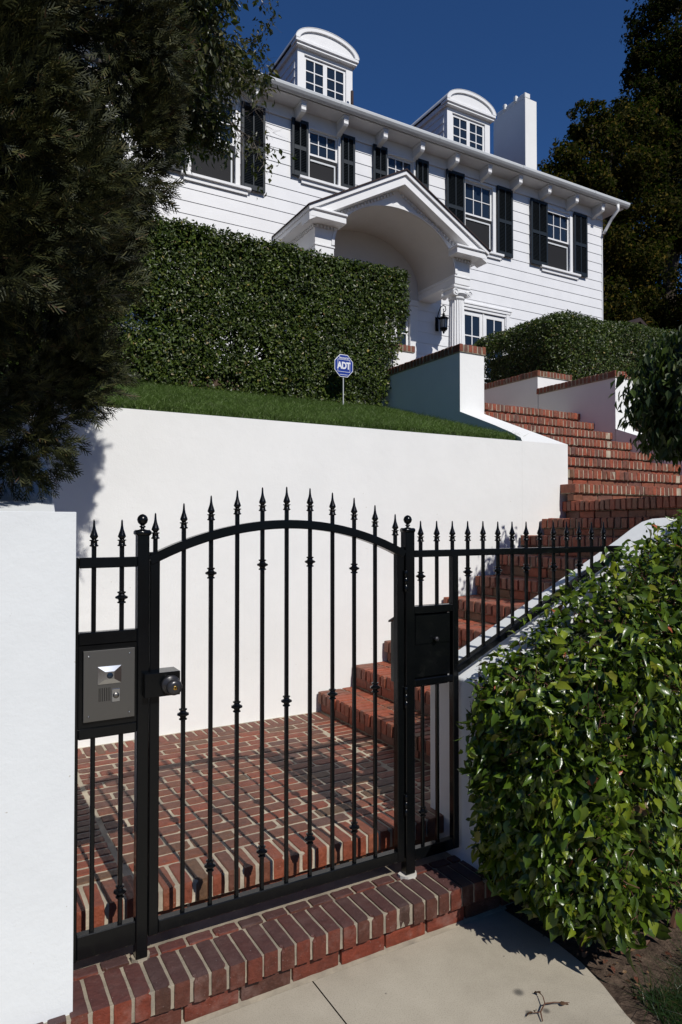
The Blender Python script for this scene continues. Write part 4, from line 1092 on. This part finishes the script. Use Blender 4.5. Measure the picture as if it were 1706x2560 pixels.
P = P + unit(Nn)*off[:, None] + rng.normal(0, .012, (k, 3))
# leaves hang and point outwards, faces mostly up and out; sizes mixed
sd = unit(Nn)
nn = unit(sd*.55 + rng.normal(0, .62, (k, 3)) + np.array([0, -.25, .5]))
tip = unit(np.array([0, 0, -1.0])*rng.uniform(.2, 1.3, (k, 1)) + sd*rng.uniform(.0, .8, (k, 1)) + rng.normal(0, .55, (k, 3)))
S = (.046*(1+rng.normal(0, .30, k))).clip(.018, .072)
pick(b, [LEAF_A, LEAF_B, LEAF_C], P, nn, tip, S)
b.build('foliage', M['leaf_near'], hd3, True)
b = MB()
P, Nn = near_hedge_pts(1500); twigs(b, P - unit(Nn)*.025, unit(Nn), .10, .0020)
for i in range(14):
    x, y = rng.uniform(2.15, 3.2), rng.uniform(1.8, 2.15); b.tube([(x, y, -1.67), (x+rng.normal(0, .05), y, -1.3), (x+rng.normal(0, .1), y+rng.normal(0, .04), -.9)], [.012, .010, .006], 5)
b.build('twigs', M['twig'], hd3)
# inner layer of large leaves in the darker leaf material
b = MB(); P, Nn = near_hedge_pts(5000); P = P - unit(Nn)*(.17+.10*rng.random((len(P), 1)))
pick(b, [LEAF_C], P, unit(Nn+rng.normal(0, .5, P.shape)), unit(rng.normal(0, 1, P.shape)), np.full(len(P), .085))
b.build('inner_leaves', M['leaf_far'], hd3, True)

# drooping shrub at the right edge, over the landing
sh = thing('shrub', 'dark drooping shrub hanging over the stairs at the right edge', 'shrub', (4.40, 2.12, -1.0))
b = MB(); P, Nn = [], []
for i in range(120):
    a = rng.uniform(0, 6.283); r0 = rng.uniform(.15, .62); cx_, cy_ = 4.37+math.cos(a)*r0*1.03, 2.70+math.sin(a)*r0*.55
    zt = min(.93 + (cx_-3.72)*.95, 1.27) - .06*(r0/.62)**2 + rng.normal(0, .045); zb = min(.51+rng.normal(0, .06)+.14*(r0 > .5)*(cx_ < 4.1), zt-.1)
    kk = 130; tt = rng.random(kk)
    P.append(np.stack([cx_+rng.normal(0, .05, kk)+math.cos(a)*.05*tt, cy_+rng.normal(0, .05, kk), zt+(zb-zt)*tt], 1)); Nn.append(np.tile([math.cos(a), math.sin(a), .3], (kk, 1)))
P, Nn = np.concatenate(P), np.concatenate(Nn); k = len(P)
nn = unit(Nn+rng.normal(0, .5, (k, 3))); tip = unit(np.array([0, 0, -1.0]) + rng.normal(0, .35, (k, 3)))
pick(b, [LEAF_L, LEAF_S], P, nn, tip, .066*(1+rng.normal(0, .25, k)).clip(.5, 1.5)); b.build('foliage', M['shrub'], sh)
b = MB()
b.tube([(4.40, 2.10, -1.0), (4.38, 2.15, .1), (4.37, 2.4, .72), (4.37, 2.66, 1.05)], [.05, .045, .035, .02], 7)
for i in range(16):
    a = rng.uniform(0, 6.28); b.tube([(4.37, 2.62, .95), (4.37+math.cos(a)*.26, 2.68+math.sin(a)*.2, 1.0+.15*math.cos(a)), (4.37+math.cos(a)*.42, 2.70+math.sin(a)*.28, .84+.2*math.cos(a))], [.012, .008, .003], 4)
b.build('branches', M['bark'], sh)

# ================================================================== CONIFER (left foreground)
cf = thing('conifer', 'dark shaggy conifer towering over the left wall', 'tree', (-.42, 3.1, -1.0))
def conifer_r(z):
    return np.interp(z, [.1, .3, .5, .7, .95, 1.25, 1.5, 1.8, 2.05, 2.7, 3.4, 4.2, 5.0, 6.0], [.28, .46, .66, .80, .88, .93, .98, 1.02, 1.03, 1.00, .96, .82, .60, .15])
CX, CY = -.38, 3.10
P, Nn, Tp, Sz = [], [], [], []
lumps = []
for i in range(430):
    z = .16 + 3.2*(i+.5)/370 if i < 370 else 3.4 + 2.0*(i-370)/60; a = i*2.399963 + rng.normal(0, .25); r = conifer_r(z)*rng.uniform(.80, .98)
    if math.sin(a*2.0+z*1.7)+math.sin(z*4.3-a*3.1) < -.75: r *= .70
    else: r *= 1 + .07*math.sin(a*4+z*5)
    lumps.append((CX+math.cos(a)*r, CY+math.sin(a)*r, z+rng.normal(0, .06), rng.uniform(.17, .30)*(1 if z > .5 else .7), a))
for (lx_, ly_, lz_, lr, a) in lumps:
    ncl = int(14*(lr/.24)**2)
    for j in range(ncl):
        d = unit(rng.normal(0, 1, 3) + np.array([math.cos(a), math.sin(a), .15])*1.1)
        c0 = np.array([lx_, ly_, lz_]) + d*lr*rng.uniform(.7, 1.0)*np.array([1, 1, 1.25])
        if c0[1] < 2.66 and c0[2] < .26: continue
        kk = 34 if math.sin(a) < .35 else 9; cs = rng.uniform(.05, .09)
        q = unit(rng.normal(0, 1, (kk, 3)))*rng.random((kk, 1))**.5*cs
        tt = unit(d*.9 + q/cs*.55 + np.array([0, 0, .30]) + rng.normal(0, .28, (kk, 3)))
        P.append(c0+q); Tp.append(tt); Nn.append(unit(rng.normal(0, 1, (kk, 3)) + d*.5)); Sz.append(rng.uniform(.038, .072, kk)*(1 if math.sin(a) < .35 else 1.8))
P, Nn, Tp, Sz = map(np.concatenate, (P, Nn, Tp, Sz))
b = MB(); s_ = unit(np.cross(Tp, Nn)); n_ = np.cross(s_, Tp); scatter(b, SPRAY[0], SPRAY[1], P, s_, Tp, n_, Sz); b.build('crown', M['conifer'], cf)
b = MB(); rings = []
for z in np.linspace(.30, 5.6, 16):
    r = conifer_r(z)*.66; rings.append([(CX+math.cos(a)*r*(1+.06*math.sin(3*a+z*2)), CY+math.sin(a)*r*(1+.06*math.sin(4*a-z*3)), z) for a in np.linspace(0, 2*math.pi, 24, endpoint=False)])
b.loft(rings); b.build('dark_core', M['hole'], cf, True)  # black body added so the gaps between sprays look deeply shaded
b = MB(); b.tube([(-.42, 3.1, -1.0), (-.40, 3.1, 1.2), (-.39, 3.1, 3.0), (-.38, 3.1, 5.2)], [.16, .14, .10, .03], 9); b.build('trunk', M['bark'], cf, True)

# ================================================================== OLIVE COLOURED TREE (overhanging branches by the house)
rng = np.random.default_rng(11)
ok_ = thing('tree', 'thin branched tree with small olive leaves hanging before the house windows', 'tree', (1.3, 8.3, 2.0))
b = MB(); LP, LT = [], []
def limb(p, d, ln, r, lev):
    if lev == 0: ln = ln*.96; p = p + np.array([-.16, 0, .06])
    pts, rad = [p], [r]; q = p.copy(); dd = d.copy(); seg = 5 if lev < 2 else 4
    for i in range(seg):
        dd = unit(dd + rng.normal(0, .22, 3) + np.array([.03, 0, -.05 if lev >= 2 else .02])); q = q + dd*ln/seg; pts.append(q.copy()); rad.append(r*(1-.75*(i+1)/seg))
        if lev < 3 and i >= 1:
            for _ in range(2):
                nd = unit(dd + rng.normal(0, .62, 3)); limb(q.copy(), nd, ln*rng.uniform(.38, .58), r*(1-.7*(i+1)/seg)*.55+.0015, lev+1)
        if lev >= 2 or (lev == 1 and i >= 3):
            for _ in range(2 + (rng.random() < .5)): LP.append(q + rng.normal(0, .05, 3)); LT.append(unit(dd*.5 + rng.normal(0, .5, 3) + np.array([0, 0, -.7])))
    b.tube(pts, rad, 5, 0)
trunk_pts = [(.70, 8.3, 2.0), (.70, 8.3, 3.6), (.80, 8.25, 4.7), (1.05, 8.2, 5.7)]
b.tube(trunk_pts, [.12, .10, .085, .06], 8)
for p, d, ln, r in (((1.15, 8.25, 5.0), (.95, 0, .30), 1.7, .034), ((1.25, 8.2, 5.35), (.95, -.05, .08), 1.55, .032), ((1.25, 8.22, 5.5), (.80, 0, .55), 1.8, .032), ((1.35, 8.2, 5.6), (.62, 0, .85), 1.8, .030),
                    ((1.35, 8.2, 5.6), (.25, .1, 1.0), 1.9, .030), ((1.2, 8.2, 5.1), (.96, -.1, .22), 1.3, .028), ((1.35, 8.2, 5.6), (.9, .1, .35), 1.9, .03)):
    limb(np.array(p, float), unit(np.array(d, float)), ln, r, 0)
# one long arm reaching down towards the second window
arm = [(2.55, 8.1, 5.35), (2.85, 8.08, 5.18), (3.05, 8.06, 5.0), (3.25, 8.05, 4.93), (3.42, 8.04, 4.72), (3.46, 8.04, 4.45)]
b.tube(arm, [.020, .018, .015, .011, .007, .003], 6)
for i in range(34):
    t_ = rng.uniform(1.5, 5); j = int(t_); q = np.array(arm[j])*(1-(t_-j))+np.array(arm[min(j+1, 5)])*(t_-j); e = q+np.array([rng.normal(.05, .14), rng.normal(0, .08), rng.normal(-.10, .10)])
    b.tube([q, (q+e)/2+rng.normal(0, .02, 3), e], [.005, .004, .002], 3)
    for _ in range(4): LP.append(e+rng.normal(0, .05, 3)); LT.append(unit(rng.normal(0, .4, 3)+np.array([0, 0, -1])))
b.build('branches', M['bark_pale'], ok_)
LP, LT = np.array(LP), np.array(LT)
kp = (LP[:, 0] < 3.12 + .30*(LP[:, 2]-5.2)*(LP[:, 2] > 5.2)) | ((LP[:, 2] < 5.05) & (LP[:, 0] > 3.2)); kp &= ~((LP[:, 0] > 2.9) & (rng.random(len(LP)) < .35) & (LP[:, 2] > 5.05)); LP, LT = LP[kp], LT[kp]
b = MB(); pick(b, [LEAF_L, LEAF_S], LP, unit(rng.normal(0, 1, LP.shape)+np.array([0, -.5, .3])), LT, .075*(1+rng.normal(0, .25, len(LP))).clip(.5, 1.6)); b.build('crown', M['oak'], ok_)

# ================================================================== BACKGROUND TREES
def bg_tree(label, base, blobs, n, size, seed, m_='far_tree'):
    n = int(n*1.0); size = size*.80
    t = thing('tree', label, 'tree', base, 'trees beyond the house'); r = np.random.default_rng(seed); P, Nn = [], []
    tot = sum(q[3]**2 for q in blobs)
    for (x, y, z, rad) in blobs:
        k = int(n*rad*rad/tot); ncl = max(8, int(20*rad)); cc = unit(r.normal(0, 1, (ncl, 3)))*rad*r.uniform(.55, 1.0, (ncl, 1))
        j = r.integers(0, ncl, k); d = unit(r.normal(0, 1, (k, 3))); P.append(np.array([x, y, z])+cc[j]+d*r.random((k, 1))**.5*rad*.27*np.array([1, 1, .8])); Nn.append(d)
    P, Nn = np.concatenate(P), np.concatenate(Nn); k = len(P)
    b = MB(); pick(b, [LEAF_S], P, unit(Nn+r.normal(0, .7, (k, 3))+np.array([0, 0, .4])), unit(r.normal(0, 1, (k, 3))), size*(1+r.normal(0, .3, k)).clip(.4, 1.6)); b.build('crown', M[m_], t)
    b = MB(); b.tube([base, (blobs[0][0], blobs[0][1], blobs[0][2])], [.45, .2], 8)
    for q in blobs[1:]: b.tube([(base[0]*.5+blobs[0][0]*.5, base[1]*.5+blobs[0][1]*.5, base[2]*.5+blobs[0][2]*.5), q[:3]], [.2, .06], 6)
    b.build('trunk', M['bark'], t)
bg_tree('broad olive brown tree right of the chimney behind the roof', (23.5, 20, 2.2),
        [(22.6, 19, 14.2, 1.9), (21.4, 19, 13.4, 1.5), (21.6, 19.5, 11.6, 1.7), (23.9, 19, 15.6, 2.0), (24.6, 19.5, 12.5, 2.3), (22.7, 19, 16.4, 1.0), (23.8, 19.2, 9.6, 2.4), (25.5, 20, 16.4, 2.0)], 46000, .20, 31, 'olive_lit')
bg_tree('tallest dark tree at the upper right edge of the picture', (30, 21, 2.2),
        [(29.6, 20, 20.5, 2.6), (30.6, 20, 24.5, 2.6), (28.0, 20, 18.6, 2.0), (31, 20, 16.5, 3.0), (28.2, 20.5, 14.8, 2.4), (31.5, 21, 28.0, 2.2), (29.0, 21, 22.6, 1.4), (29.4, 20.5, 11.5, 2.8), (33, 21, 21, 3)], 70000, .23, 32)
bg_tree('low dark tree filling the gap right of the house corner', (25.5, 22, 2.2),
        [(25.5, 22, 8.5, 2.6), (28.5, 22, 8.0, 2.8), (23.2, 22, 7.0, 2.3), (31.5, 22, 9, 3.0), (27, 23, 11.5, 2.8), (20.6, 22, 6, 2.0), (30, 23, 13, 3), (24.5, 21.5, 5.2, 2.2), (28, 21.5, 5.2, 2.4)], 80000, .23, 33)
# roof of a building glimpsed between the trees
nb = thing('garage', 'small dark roofed outbuilding in deep shade right of the house corner', 'building', (20.5, 17, 2.2))
b = MB(); b.box(18.6, 22.4, 15.6, 19.0, 2.2, 5.8); b.build('wall', M['shutter'], nb)  # tree shade is put into the near-black wall colour
b = MB(); b.prism([(18.2, 5.7), (20.5, 7.0), (22.8, 5.7), (22.8, 5.82), (20.5, 7.13), (18.2, 5.82)][::-1], 1, 15.2, 19.4); b.build('roof', M['shingle'], nb)

# ================================================================== GRASS, LEAF LITTER, TWIG
def blades(mb, X, Y, Z, hgt, wd, lean=.35):
    k = len(X); a = rng.uniform(0, 6.283, k); h = hgt*(1+rng.normal(0, .25, k)).clip(.4, 1.7)
    P = np.stack([X, Y, Z], 1); s = np.stack([np.cos(a), np.sin(a), np.zeros(k)], 1)
    l = np.stack([rng.normal(0, lean, k), rng.normal(0, lean, k), np.ones(k)], 1); l2 = l.copy(); l2[:, :2] *= 2.2; l2[:, 2] = .95
    a0, a1 = P-s*wd, P+s*wd; m0, m1 = P+l*h[:, None]*.55-s*wd*.8, P+l*h[:, None]*.55+s*wd*.8; t = P+l2*h[:, None]
    V = np.stack([a0, a1, m1, m0, t], 1).reshape(-1, 3); o = (np.arange(k)*5)[:, None]
    mb.add(V, [np.array([[0, 1, 2, 3]])+o, np.array([[3, 2, 4]])+o])
b = MB(); k = 95000; X = rng.uniform(.8, 4.56, k); Y = 4.62+(6.95-4.62)*rng.random(k); Y = np.where(rng.random(k) < .0, 4.5, Y)
blades(b, X, Y, lawn_z(Y)-.004, .050, .0022)
k = 14000; X = rng.uniform(.8, 4.45, k); Y = 4.625+rng.random(k)**2*.25; blades(b, X, Y, lawn_z(Y)-.004, .045, .0020)
tag(b.build('lawn_grass', M['grass']), 'fine mown lawn sloping up behind the white retaining wall', 'grass', kind='stuff')
b = MB(); k = 9000; X = rng.uniform(2.02, 3.1, k); Y = rng.uniform(1.0, 1.66, k); q = (Y < 1.64-.10*np.abs(np.sin(X*9))) & (X > 2.05+.25*(Y-1.35)); X, Y = X[q], Y[q]
blades(b, X, Y, np.full(len(X), -H-.012), .075, .0016, .5)
tag(b.build('verge_grass', M['grass_dark']), 'dark unmown grass at the corner of the sidewalk below the hedge', 'grass', kind='stuff')
b = MB(); k = 80; X = np.concatenate([rng.uniform(2.12, 2.75, 40), rng.uniform(2.1, 2.2, 40)]); Y = np.concatenate([rng.uniform(1.62, 1.85, 40), rng.uniform(1.55, 2.2, 40)])
P = np.stack([X, Y, np.full(k, -H+.002)], 1)
pick(b, [LEAF_S, LEAF_A], P, unit(np.array([0, 0, 1])+rng.normal(0, .45, (k, 3))), unit(rng.normal(0, 1, (k, 3))*np.array([1, 1, .1])), rng.uniform(.014, .034, k))
tag(b.build('leaf_litter', M['dry']), 'dry reddish leaves on the bare soil under the near hedge', 'leaves', kind='stuff')
tw = thing('fallen_twig', 'small brown twig with curled dry leaves lying on the sidewalk', 'twig', (1.80, 1.71, -H))
b = MB(); zt = -H+.006
b.tube([(1.725, 1.672, zt), (1.745, 1.700, zt+.006), (1.782, 1.716, zt+.012), (1.82, 1.708, zt+.008), (1.872, 1.690, zt)], [.0022, .0026, .0026, .002, .0012], 5)
b.tube([(1.782, 1.716, zt+.012), (1.80, 1.742, zt+.014), (1.81, 1.765, zt+.01)], [.002, .0018, .001], 5); b.tube([(1.745, 1.70, zt+.006), (1.722, 1.712, zt+.004)], [.0018, .001], 5)
b.build('stem', M['twig'], tw)
b = MB(); P = np.array([(1.722, 1.712, zt+.003), (1.808, 1.762, zt+.008), (1.85, 1.694, zt+.004), (1.838, 1.70, zt+.004), (1.728, 1.708, zt+.006)])
TT = unit(np.array([(-1, .3, .2), (.2, 1, .4), (1, .2, .1), (.6, -.8, .2), (-.4, -1, .5)])); NNn = unit(rng.normal(0, .6, P.shape)+np.array([0, 0, 1]))
for i in range(5):
    b = MB(); pick(b, [LEAF_B], P[i:i+1], NNn[i:i+1], TT[i:i+1], np.array([.030, .034, .030, .024, .024])[i:i+1]); b.build('dry_leaf', M['dry'], tw, True)

for o in bpy.data.objects:
    if '_o' in o: del o['_o']
